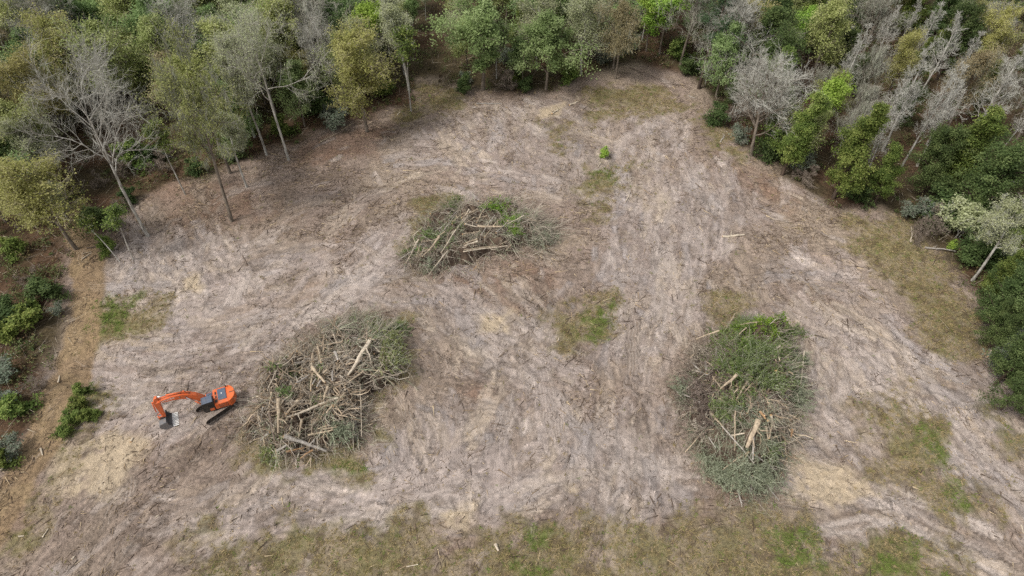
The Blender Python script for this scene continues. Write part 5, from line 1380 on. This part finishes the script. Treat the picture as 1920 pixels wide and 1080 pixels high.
make_pile('right brush pile', [(1285, 790), (1280, 735), (1298, 680), (1335, 625), (1400, 606), (1465, 622), (1500, 680), (1502, 780), (1475, 850), (1462, 900), (1400, 925), (1330, 890), (1298, 840)], 4.6, None, 13,
          'tall leafy heap of uprooted trees on the right half of the clearing',
          [("grey_twigs", 1500, (.8, 2.6), (.012, .035), PT_GREY, .3, anyof(near(1310, 680, 3), near(1320, 800, 2.6), near(1450, 800, 3), near(1480, 690, 3), lambda q: np.full(len(q), .05))),
           ("green_twigs", 1200, (.7, 2.2), (.008, .016), PT_GRN, .6, anyof(near(1390, 890, 4.5), near(1340, 880, 3), near(1480, 760, 2.5), near(1280, 745, 2))),
           ("dark_roots", 1200, (.5, 1.8), (.015, .05), PT_DARK, .2, anyof(near(1320, 740, 3), near(1415, 755, 2))), ("tan_splinters", 420, (.5, 1.6), (.03, .08), PT_TAN, .2, anyof(near(1440, 800, 2.6), near(1330, 760, 2)))],
          [("green_leaves", 420, 20, (.14, .045), PL_GREEN, anyof(near(1400, 660, 3.2), near(1390, 710, 3.2), near(1420, 690, 3.2), near(1470, 720, 2), near(1375, 770, 1.8), near(1400, 630, 2.5))),
           ("lime_leaves", 170, 18, (.14, .06), PL_LIME, anyof(near(1455, 618, 1.2), near(1400, 650, 2.2), near(1365, 740, 1.4))),
           ("grey_leaves", 300, 18, (.15, .025), PL_GREY, anyof(near(1390, 880, 3.5), near(1340, 860, 3), near(1285, 735, 1.8), near(1490, 740, 2.2), near(1440, 860, 2.5), near(1490, 660, 2)))],
          [((562, 605), (492, 755), 30, 'tan', 'thick broken trunk with split tan wood near the foot of the right pile'), ((678, 198), (582, 262), 12, 'pale', 'pale stick near the top right of the right pile'),
           ((655, 335), (692, 455), 14, 'pale', 'pale limb down the right side of the right pile'), ((528, 362), (452, 505), 13, 'tan', 'straight branch in the green middle of the right pile'),
           ((445, 358), (355, 438), 16, 'tan', 'flat tan log among the green leaves of the right pile'), ((348, 118), (220, 162), 8, 'tan', 'thin pole sticking out at the top left of the right pile'),
           ((495, 103), (375, 205), 7, 'tan', 'thin curved pole over the top of the right pile'), ((437, 555), (432, 775), 8, 'tan', 'straight thin stem running down the middle of the right pile'),
           ((805, 225), (790, 405), 6, 'pale', 'thin white stem at the right edge of the right pile'), ((535, 690), (536, 825), 10, 'grey', 'grey stem below the thick broken trunk of the right pile')] +
          [(a, b, w, c, None) for a, b, w, c in [((640, 595), (608, 705), 12, 'tan'), ((692, 455), (745, 535), 8, 'pale'), ((432, 22), (372, 104), 6, 'tan'), ((700, 638), (706, 792), 9, 'tan'), ((664, 498), (692, 602), 12, 'pale'), ((526, 518), (498, 572), 13, 'tan'),
           ((628, 578), (646, 652), 14, 'pale'), ((600, 640), (616, 712), 11, 'tan'), ((345, 488), (416, 532), 10, 'tan'), ((300, 563), (366, 632), 13, 'tan'), ((270, 290), (276, 352), 13, 'grey'), ((204, 298), (242, 336), 10, 'grey'), ((218, 334), (288, 356), 9, 'grey'),
           ((332, 206), (328, 284), 12, 'grey'), ((310, 368), (362, 442), 9, 'tan'), ((664, 578), (585, 592), 16, 'pale'), ((660, 208), (668, 278), 9, 'pale'), ((682, 208), (672, 272), 8, 'tan'), ((570, 560), (600, 600), 14, 'orange'), ((620, 610), (680, 605), 12, 'pale'),
           ((745, 655), (740, 700), 14, 'orange'), ((415, 690), (485, 675), 11, 'pale'), ((360, 640), (540, 840), 8, 'grey'), ((540, 800), (660, 880), 8, 'grey'), ((530, 910), (515, 1000), 8, 'grey'), ((450, 985), (475, 1080), 8, 'grey'), ((575, 920), (680, 1050), 6, 'grey'), ((290, 700), (330, 760), 8, 'grey'),
           ((712, 300), (715, 370), 9, 'grey'), ((225, 240), (190, 265), 9, 'tan')]],
          ((1230, 580), 2.92), soft=5.0, extra=26,
          heads=[('green_brush', PT_GRN, PL_GREEN, [(1400, 632, 2.2, 90), (1370, 660, 2.0, 80), (1380, 690, 2.0, 90), (1425, 670, 2.2, 90), (1400, 700, 2.0, 80), (1390, 725, 1.9, 110), (1440, 715, 1.8, 90), (1365, 765, 1.7, 80), (1395, 775, 1.6, 80), (1470, 690, 1.7, 80), (1465, 650, 1.6, 70), (1485, 632, 1.5, 70), (1440, 840, 1.3, 40)]),
                 ('grey_green_brush', PT_GRN, PL_GREY, [(1385, 888, 1.8, 90), (1345, 878, 1.7, 80), (1425, 890, 1.7, 70), (1362, 900, 1.6, 60), (1285, 738, 1.6, 60), (1490, 745, 1.7, 60), (1492, 680, 1.6, 50), (1405, 615, 1.6, 40)]),
                 ('lime_brush', PT_GRN, PL_LIME, [(1458, 618, 1.1, 36), (1400, 655, 1.1, 36)]), ('root_mat', PT_DARK, PT_DARK, [(1318, 735, 1.4, 70), (1322, 765, 1.4, 70), (1330, 795, 1.3, 60), (1415, 752, 1.0, 40)]),
                 ('dead_brush', PT_GREY, PT_GREY, [(1315, 672, 1.5, 60), (1325, 800, 1.3, 50), (1480, 650, 1.3, 40)])])

# ------------------------------------------------------------------ single sticks and fallen poles on the ground
def ground_log(u0, v0, u1, v1, w, colr, label, name="fallen_log", cat="log"):
    A = at(u0, v0); Bq = at(u1, v1)
    depth = abs((A - np.array([0, 0, CAM_H])) @ FWD)
    r = max(w * .72 * depth / FPX / 2, .03)
    A[2] = gz(A[0], A[1]) + r * .9; Bq[2] = gz(Bq[0], Bq[1]) + r * .9
    lay_log(A, Bq, r, colr, label, name=name, cat=cat)


for a in [(1355, 444, 1396, 440, 6, 'pale', 'pale flat slab of wood on the sand right of the upper centre'), (600, 268, 664, 234, 3.5, 'tan', 'long fallen pole along the tree line left of the round yellow-green tree'),
          (893, 195, 941, 194, 3, 'grey', 'grey fallen pole at the foot of the oaks at the top'), (1068, 197, 1083, 190, 4, 'pale', 'white piece of wood on sand below the round oak'),
          (1035, 213, 1048, 204, 4, 'pale', 'white split stick lower left of the other white piece'), (1180, 128, 1240, 155, 2.2, 'dark', 'dark fallen trunk sloping down from the top of the clearing'),
          (1240, 157, 1285, 163, 2, 'dark', 'dark fallen pole continuing right from the dark trunk'), (1290, 180, 1342, 200, 2.4, 'grey', 'fallen grey trunk below the green oak on the right edge'),
          (1333, 240, 1338, 212, 3, 'pale', 'white snag on the ground below the dark bush'), (1350, 268, 1365, 240, 3, 'grey', 'grey dead stem right of the white snag'),
          (1734, 463, 1792, 473, 4, 'grey', 'long grey fallen pole at the right edge of the clearing'), (1795, 526, 1838, 541, 3, 'dark', 'dark fallen pole below the long grey one on the right'),
          (1845, 560, 1858, 590, 4, 'dark', 'dark pole lying away from the clearing on the right'), (1852, 668, 1858, 650, 3, 'pale', 'upper pale pole by the grey brush on the right edge'), (1854, 688, 1857, 664, 3, 'pale', 'lower pale pole by the grey brush on the right edge'),
          (1806, 718, 1822, 710, 3, 'grey', 'grey stick on the sandy track at the right'), (1709, 452, 1709, 424, 3, 'pale', 'thin white snag lying at the right edge of the grass'),
          (155, 478, 172, 472, 3, 'tan', 'short log across the mouth of the dirt track'), (163, 466, 187, 462, 3, 'dark', 'dark pole across the mouth of the dirt track'), (154, 486, 173, 475, 3, 'pale', 'pale pole across the mouth of the dirt track'),
          (78, 842, 82, 855, 5, 'pale', 'white log end at the left edge of the dirt track'), (0, 884, 8, 880, 5, 'pale', 'white log cut by the left edge of the picture'), (107, 715, 110, 702, 4, 'pale', 'white curved stick beside the dirt track'),
          (929, 1022, 935, 1034, 8, 'pale', 'pale stump slice in the grass at the bottom centre'), (80, 1008, 92, 992, 3, 'pale', 'pale stick on the soil at the lower left'), (36, 1007, 46, 1005, 4, 'pale', 'short white stick at the far lower left'),
          (135, 1050, 141, 1043, 5, 'pale', 'white chunk of wood near the lower left corner'), (140, 1058, 158, 1046, 3, 'tan', 'tan stick beside the white chunk near the lower left corner'), (246, 830, 250, 822, 5, 'pale', 'pale block of wood below the excavator bucket'),
          (456, 782, 463, 790, 4, 'pale', 'pale chip of wood between the excavator and the left pile'), (1914, 985, 1917, 1000, 4, 'pale', 'white stake on the ground at the lower right edge'), (292, 970, 298, 966, 4, 'pale', 'white chip right of the yellow sand at the lower left'),
          (455, 480, 464, 497, 4, 'dark', 'dark stick on the sand left of the upper pile'), (665, 622, 672, 605, 3, 'pale', 'pale splinter above the left pile'), (1180, 365, 1174, 378, 3, 'pale', 'pale stick below the grass patch in the upper clearing'),
          (1126, 303, 1121, 313, 3, 'pale', 'pale stick beside the lone bright green bush'), (1046, 640, 1048, 632, 3, 'pale', 'pale chip left of the green grass in the centre'), (762, 1062, 784, 1058, 3, 'pale', 'pale twigs at the bottom left of centre'),
          (1590, 742, 1600, 728, 2.5, 'grey', 'grey stick right of the right pile'), (630, 228, 610, 200, 3, 'grey', 'grey dead stem under the leaning bare tree'), (745, 218, 762, 196, 3, 'pale', 'pale pole leaning at the foot of thin stems'), (55, 640, 78, 662, 3, 'grey', 'grey curved limb left of the dirt track')]:
    ground_log(*a)

# ------------------------------------------------------------------ the excavator
ORANGE = paint_mat("orange_paint", (222, 102, 46), .42, .62)
ORANGE2 = paint_mat("orange_counterweight_paint", (226, 106, 42), .38, .45)
SLATE = paint_mat("slate_panel_paint", (84, 96, 114), .45, .25)
BLACK = paint_mat("black_steel", (34, 33, 34), .5, .35)
STEEL = paint_mat("worn_steel", (112, 112, 114), .45, .55, .2)
TRACKM = paint_mat("dusty_track_steel", (158, 146, 136), .6, .75, .15)
CHROME = paint_mat("cylinder_rod", (215, 216, 218), .18, .1, .85)
TOOTHM = paint_mat("bright_tooth_steel", (242, 240, 234), .45, .1, 0)
GLASS = paint_mat("dark_cab_glass", (18, 24, 26), .06, .12, 0, .9)
WHITE = paint_mat("white_lettering", (238, 232, 224), .5, .05)
REDL = paint_mat("red_lamp", (150, 20, 18), .3, .1)


def bm_obj(name, bm, mat, parent, smooth=False):
    me_ = bpy.data.meshes.new(name)
    bmesh.ops.recalc_face_normals(bm, faces=bm.faces)
    bm.to_mesh(me_); bm.free()
    me_.materials.append(mat)
    if smooth:
        for p in me_.polygons: p.use_smooth = True
    o = bpy.data.objects.new(name, me_); COL.objects.link(o)
    o.parent = parent
    return o


def e_box(name, x0, x1, y0, y1, z0, z1, mat, parent, bev=.04, taper=None):
    bm = bmesh.new()
    bmesh.ops.create_cube(bm, size=1)
    for v in bm.verts:
        v.co = Vector((x0 + (v.co.x + .5) * (x1 - x0), y0 + (v.co.y + .5) * (y1 - y0), z0 + (v.co.z + .5) * (z1 - z0)))
    if taper:
        for v in bm.verts:
            if v.co.z > (z0 + z1) / 2:
                v.co.x += taper[0] if v.co.x > (x0 + x1) / 2 else taper[1]
    if bev:
        bmesh.ops.bevel(bm, geom=list(bm.edges), offset=bev, segments=2, affect='EDGES', profile=.6)
    return bm_obj(name, bm, mat, parent)


def e_prism(name, prof, y0, y1, mat, parent, bev=.03):
    """profile in x,z extruded along y"""
    bm = bmesh.new()
    a = [bm.verts.new((x, y0, z)) for x, z in prof]; b = [bm.verts.new((x, y1, z)) for x, z in prof]
    n = len(prof)
    bm.faces.new(a); bm.faces.new(b[::-1])
    for i in range(n): bm.faces.new((a[i], b[i], b[(i + 1) % n], a[(i + 1) % n]))
    if bev:
        es = [e for e in bm.edges if abs(e.verts[0].co.y - e.verts[1].co.y) < 1e-6]
        bmesh.ops.bevel(bm, geom=es, offset=bev, segments=2, affect='EDGES', profile=.6)
    return bm_obj(name, bm, mat, parent)


def e_plan(name, prof, z0, z1, mat, parent, bev=.05):
    """profile in x,y extruded along z"""
    bm = bmesh.new()
    a = [bm.verts.new((x, y, z0)) for x, y in prof]; b = [bm.verts.new((x, y, z1)) for x, y in prof]
    n = len(prof)
    bm.faces.new(a); bm.faces.new(b[::-1])
    for i in range(n): bm.faces.new((a[i], b[i], b[(i + 1) % n], a[(i + 1) % n]))
    if bev:
        es = [e for e in bm.edges if abs(e.verts[0].co.z - e.verts[1].co.z) < 1e-6]
        bmesh.ops.bevel(bm, geom=es, offset=bev, segments=2, affect='EDGES', profile=.6)
    return bm_obj(name, bm, mat, parent)


def e_cyl(name, p0, p1, r, mat, parent, seg=16, r2=None):
    p0 = Vector(p0); p1 = Vector(p1)
    bm = bmesh.new()
    bmesh.ops.create_cone(bm, cap_ends=True, segments=seg, radius1=r, radius2=r if r2 is None else r2, depth=(p1 - p0).length)
    M = Matrix.Translation((p0 + p1) / 2) @ (p1 - p0).to_track_quat('Z', 'Y').to_matrix().to_4x4()
    bmesh.ops.transform(bm, matrix=M, verts=bm.verts)
    o = bm_obj(name, bm, mat, parent)
    for p in o.data.polygons: p.use_smooth = len(p.vertices) == 4
    return o


EX = at(410, 764)
ex = bpy.data.objects.new("excavator", None); COL.objects.link(ex)
ex.location = (float(EX[0]), float(EX[1]), float(gz(EX[0], EX[1])) - .02)
YAW_UP = math.radians(203); YAW_TR = math.radians(226)
ex.rotation_euler = (0, 0, YAW_UP)
ex.scale = (.82, .82, .82)
tag(ex, 'orange tracked excavator with its bucket on the ground left of the log heap', 'excavator')
rel = YAW_TR - YAW_UP
rot_tr = Matrix.Rotation(rel, 4, 'Z')


def track_mesh():
    """closed chain of shoes with grousers round sprocket and idler"""
    bm = bmesh.new()
    half, r = 1.78, .42
    per = 4 * half + 2 * math.pi * r
    n = 52
    for k in range(n):
        s = k / n * per
        if s < 2 * half: x, z, a = -half + s, 2 * r, 0.0
        elif s < 2 * half + math.pi * r:
            t = (s - 2 * half) / r; x, z, a = half + r * math.sin(t), r + r * math.cos(t), -t
        elif s < 4 * half + math.pi * r: x, z, a = half - (s - 2 * half - math.pi * r), 0.0, math.pi
        else:
            t = (s - 4 * half - math.pi * r) / r; x, z, a = -half - r * math.sin(t), r - r * math.cos(t), math.pi - t
        ca, sa = math.cos(a), math.sin(a)
        w = per / n * .47
        def P(u, y, h): return (x + u * ca - h * sa, y, z + .05 + u * sa + h * ca)
        for (u0, u1, h0, h1) in ((-w, w, -.02, .02), (-w, -w * .55, .018, .06), (w * .1, w * .4, .018, .045)):
            vs = [bm.verts.new(P(u, y, h)) for h in (h0, h1) for u, y in ((u0, -.3), (u1, -.3), (u1, .3), (u0, .3))]
            for f in ((0, 1, 2, 3), (7, 6, 5, 4), (0, 4, 5, 1), (1, 5, 6, 2), (2, 6, 7, 3), (3, 7, 4, 0)):
                bm.faces.new([vs[i] for i in f])
    return bm


for side in (1, -1):
    tr_ = bm_obj("track", track_mesh(), TRACKM, ex)
    tr_.matrix_local = rot_tr @ Matrix.Translation((.15, side * 1.28, 0))
    e_prism("track_frame", [(-1.6, .2), (1.6, .2), (1.7, .45), (1.3, .66), (-1.3, .66), (-1.7, .45)], -.2, .2, BLACK, tr_)
    e_cyl("sprocket", (-1.78, -.12, .45), (-1.78, .12, .45), .33, BLACK, tr_)
    e_cyl("idler", (1.78, -.12, .45), (1.78, .12, .45), .33, BLACK, tr_)
    e_cyl("hub", (-1.78, -.3, .45), (-1.78, .3, .45), .16, STEEL, tr_)
    for k in range(6): e_cyl("roller", (-1.05 + k * .42, -.22, .2), (-1.05 + k * .42, .22, .2), .11, BLACK, tr_, 10)
cf = e_box("car_body", -.8, .8, -1.0, 1.0, .45, .85, BLACK, ex, .05); cf.matrix_local = rot_tr
e_cyl("turntable", (0, 0, .8), (0, 0, 1.02), .62, BLACK, ex, 24)
# house: x forward (boom side), y to the machine's left (cab side)
deck = e_plan("deck", [(1.25, -1.22), (1.25, 1.22), (-1.75, 1.22), (-1.75, -1.22)], 1.0, 1.16, BLACK, ex, .08)
hs = e_box("engine_house", -1.72, .0, -1.24, 1.24, 1.165, 2.08, ORANGE, ex, .09)
e_box("side_grille", -1.5, -.55, 1.236, 1.262, 1.35, 1.85, BLACK, hs, .01)
for k in range(5): e_box("grille_slat", -1.48, -.57, 1.25, 1.275, 1.4 + k * .09, 1.43 + k * .09, ORANGE, hs, 0)
e_box("door_seam", -.50, -.48, 1.235, 1.246, 1.2, 2.0, BLACK, hs, 0)
ecov = e_box("engine_cover", -1.52, -.52, -1.0, .72, 2.075, 2.17, SLATE, ex, .05)
e_box("cover_rib", -1.45, -.6, .3, .36, 2.168, 2.19, SLATE, ecov, .01)
e_box("latch", -1.05, -.95, -.32, -.12, 2.168, 2.186, WHITE, ecov, .01)
e_box("hatch", -.4, -.2, -.75, -.3, 2.075, 2.10, BLACK, ex, .02)
e_box("hatch", -.4, -.2, -.15, .2, 2.075, 2.10, BLACK, ex, .02)
e_box("cooler_grille", -.42, -.12, .5, .95, 2.075, 2.095, BLACK, ex, .02)
cwp = []
for k in range(13):
    t = math.radians(-58 + k * 116 / 12)
    cwp.append((-1.0 - 1.62 * math.cos(t) * .95, 1.48 * math.sin(t)))
cw = e_plan("counterweight", [(-1.70, 1.26), (-1.70, -1.26)] + [(x, y) for x, y in cwp], 1.05, 2.16, ORANGE2, ex, .09)
e_box("rear_step", -2.5, -1.9, -.04, .04, 2.157, 2.2, BLACK, cw, .01)
e_cyl("antenna", (-1.82, -.92, 2.15), (-1.82, -.92, 2.45), .025, BLACK, cw, 8)
e_cyl("exhaust_pipe", (-1.6, -1.08, 2.1), (-1.6, -1.08, 2.5), .07, BLACK, ex, 12)
tk = e_box("fuel_tank", .02, .95, -1.22, -.52, 1.165, 1.82, ORANGE, ex, .06)
e_box("tank_cover", .1, .85, -1.12, -.62, 1.815, 1.85, SLATE, tk, .02)
e_cyl("filler_cap", (.25, -.85, 1.84), (.25, -.85, 1.92), .07, STEEL, tk, 12)
tb_ = e_box("tool_box", .96, 1.45, -1.2, -.62, 1.1, 1.55, BLACK, ex, .04)
for yy in (-1.18, -.55): e_cyl("handrail", (.9, yy, 1.8), (.2, yy, 2.35), .022, BLACK, ex, 8)
# cab
cab = bpy.data.objects.new("cab", None); COL.objects.link(cab); cab.parent = ex
prof = [(-.02, 1.165), (1.35, 1.165), (1.5, 1.75), (1.3, 2.82), (.08, 2.84), (-.02, 2.6)]
e_prism("cab_shell", prof, .22, 1.24, BLACK, cab, .05)
e_prism("roof", [(.0, 2.835), (1.31, 2.815), (1.26, 2.9), (.06, 2.92)], .2, 1.26, SLATE, cab, .02)
e_box("roof_hatch", .7, 1.2, .38, 1.08, 2.88, 2.935, SLATE, cab, .02)
e_prism("side_window", [(.70, 1.6), (1.42, 1.6), (1.22, 2.72), (.70, 2.74)], 1.237, 1.257, GLASS, cab, 0)
e_prism("side_window", [(.08, 1.75), (.62, 1.75), (.62, 2.72), (.12, 2.72)], 1.237, 1.257, GLASS, cab, 0)
e_prism("front_window", [(1.485, 1.8), (1.515, 1.8), (1.345, 2.74), (1.315, 2.74)], .3, 1.16, GLASS, cab, 0)
e_prism("side_window", [(.2, 1.75), (1.3, 1.75), (1.15, 2.7), (.2, 2.7)], .202, .222, GLASS, cab, 0)
e_box("door_panel", .14, .66, 1.237, 1.262, 1.22, 1.68, ORANGE, cab, .01)
e_cyl("door_handle", (.6, 1.28, 1.7), (.6, 1.28, 1.95), .02, STEEL, cab, 8)
e_cyl("mirror_arm", (1.38, 1.24, 2.2), (1.5, 1.44, 2.3), .018, BLACK, cab, 6)
e_box("mirror", 1.47, 1.52, 1.38, 1.54, 2.2, 2.5, BLACK, cab, .02)
e_box("work_lamp", 1.2, 1.3, .46, .58, 2.88, 2.98, STEEL, cab, .02)
e_box("work_lamp", 1.2, 1.3, 1.0, 1.12, 2.88, 2.98, STEEL, cab, .02)
# boom: goose-neck box
YB = -.12
top = [(.55, 1.75), (.95, 2.75), (1.55, 3.55), (2.3, 4.15), (3.1, 4.5), (4.0, 4.60), (5.0, 4.56), (5.75, 4.5)]
bot = [(5.8, 4.12), (5.0, 4.14), (4.0, 4.10), (3.25, 3.92), (2.55, 3.55), (1.9, 2.95), (1.35, 2.1), (.85, 1.50)]
bot = [(x, z - .12 * math.sin(max(0, min(1, (x - .85) / 4.9)) * math.pi)) for x, z in bot]
boom = e_prism("boom", top + bot, YB - .29, YB + .29, ORANGE, ex, .04)
e_prism("boom_foot", [(.35, 1.15), (1.05, 1.15), (1.0, 1.75), (.75, 1.95), (.45, 1.75)], YB - .45, YB - .31, ORANGE, ex, .02)
e_prism("boom_foot", [(.35, 1.15), (1.05, 1.15), (1.0, 1.75), (.75, 1.95), (.45, 1.75)], YB + .31, YB + .45, ORANGE, ex, .02)
for sy in (-.4, .4):
    bc_ = e_cyl("boom_cylinder", (1.2, YB + sy, 1.3), (1.95, YB + sy, 2.75), .085, ORANGE, ex)
    e_cyl("rod", (1.9, YB + sy, 2.66), (2.65, YB + sy, 3.9), .05, CHROME, bc_)
e_cyl("boom_pin", (2.65, YB - .42, 3.9), (2.65, YB + .42, 3.9), .07, BLACK, boom)
e_cyl("boom_lamp", (3.3, YB + .3, 4.2), (3.3, YB + .38, 4.2), .08, STEEL, boom, 12)
for dy in (-.08, .08): e_cyl("hydraulic_hose", (2.1, YB + dy, 4.05), (3.3, YB + dy, 4.62), .025, BLACK, boom, 8)
ac = e_cyl("arm_cylinder", (2.7, YB, 4.62), (4.6, YB, 4.92), .10, ORANGE, ex)
e_cyl("rod", (4.55, YB, 4.91), (5.72, YB, 5.06), .06, CHROME, ac)
e_prism("cylinder_bracket", [(2.4, 4.2), (3.0, 4.44), (2.85, 4.72), (2.6, 4.72)], YB - .1, YB + .1, ORANGE, boom, .01)
# lettering on the cab side of the boom
fc = bpy.data.curves.new("lettering", 'FONT'); fc.body = "HITACHI"; fc.size = .40; fc.extrude = .004; fc.align_x = 'CENTER'; fc.align_y = 'CENTER'
fo = bpy.data.objects.new("lettering_tmp", fc); COL.objects.link(fo)
bpy.context.view_layer.update()
fm_ = bpy.data.meshes.new_from_object(fo.evaluated_get(bpy.context.evaluated_depsgraph_get()))
bpy.data.objects.remove(fo)
fm_.materials.clear(); fm_.materials.append(WHITE)
lt = bpy.data.objects.new("lettering", fm_); COL.objects.link(lt); lt.parent = boom
lt.matrix_local = Matrix.Translation((4.6, YB + .297, 4.31)) @ Matrix.Rotation(math.radians(3), 4, 'Y') @ Matrix.Rotation(math.pi, 4, 'Z') @ Matrix.Rotation(math.pi / 2, 4, 'X')
# arm
arm = e_prism("arm", [(5.6, 5.14), (5.85, 5.08), (6.12, 4.6), (6.24, 3.9), (6.12, 1.35), (5.9, 1.25), (5.76, 1.4), (5.58, 3.8), (5.48, 4.3)], YB - .2, YB + .2, ORANGE, ex, .04)
e_cyl("arm_pin", (5.75, YB - .3, 4.28), (5.75, YB + .3, 4.28), .10, BLACK, arm)
for dy in (-.33, .33): e_prism("boom_cheek", [(5.45, 4.46), (5.9, 4.42), (5.9, 4.14), (5.45, 4.12)], YB + dy - .05, YB + dy + .05, ORANGE, boom, .01)
bcl = e_cyl("bucket_cylinder", (6.34, YB, 4.3), (6.5, YB, 2.5), .075, ORANGE, ex)
e_cyl("rod", (6.49, YB, 2.55), (6.58, YB, 1.65), .045, CHROME, bcl)
e_prism("cylinder_bracket", [(6.1, 4.4), (6.4, 4.38), (6.4, 4.22), (6.15, 4.15)], YB - .08, YB + .08, ORANGE, arm, .01)
for dy in (-.24, .24): e_prism("bucket_link", [(6.02, 1.78), (6.6, 1.72), (6.62, 1.6), (6.02, 1.64)], YB + dy - .05, YB + dy + .05, ORANGE, ex, .01)
e_prism("bucket_link", [(6.52, 1.7), (6.66, 1.66), (6.62, 1.0), (6.5, 1.0)], YB - .12, YB + .12, ORANGE, ex, .01)
# bucket: curved shell open towards the machine, with bright teeth
shell = [(5.85, 1.30), (6.55, 1.12), (6.78, .82), (6.76, .45), (6.5, .14), (6.0, .04), (5.35, .10)]
inn = [(5.37, .15), (6.0, .10), (6.45, .19), (6.69, .47), (6.71, .80), (6.50, 1.06), (5.86, 1.24)]
bk = e_prism("bucket", shell + inn, YB - 1.0, YB + 1.0, STEEL, ex, 0)
for y0, y1 in ((YB - 1.03, YB - 1.002), (YB + 1.002, YB + 1.03)):
    e_prism("side_plate", [(5.75, 1.25), (6.55, 1.12), (6.78, .82), (6.76, .45), (6.5, .14), (6.0, .04), (5.35, .08), (5.45, .35), (5.75, .75)], y0, y1, STEEL, bk, 0)
for dy in (-.2, .2): e_prism("ear", [(5.82, 1.42), (6.05, 1.45), (6.62, 1.1), (6.5, 1.0), (5.84, 1.2)], YB + dy - .05, YB + dy + .05, BLACK, bk, 0)
for k in range(9):
    y = YB - .94 + k * .235
    bm = bmesh.new()
    vs = [bm.verts.new(c) for c in ((5.42, y - .085, .06), (5.42, y + .085, .06), (5.42, y + .085, .19), (5.42, y - .085, .19), (4.72, y - .05, .12), (4.72, y + .05, .12), (4.72, y + .05, .15), (4.72, y - .05, .15))]
    for f in ((0, 1, 2, 3), (7, 6, 5, 4), (0, 4, 5, 1), (1, 5, 6, 2), (2, 6, 7, 3), (3, 7, 4, 0)): bm.faces.new([vs[i] for i in f])
    bm_obj("tooth", bm, TOOTHM, bk)
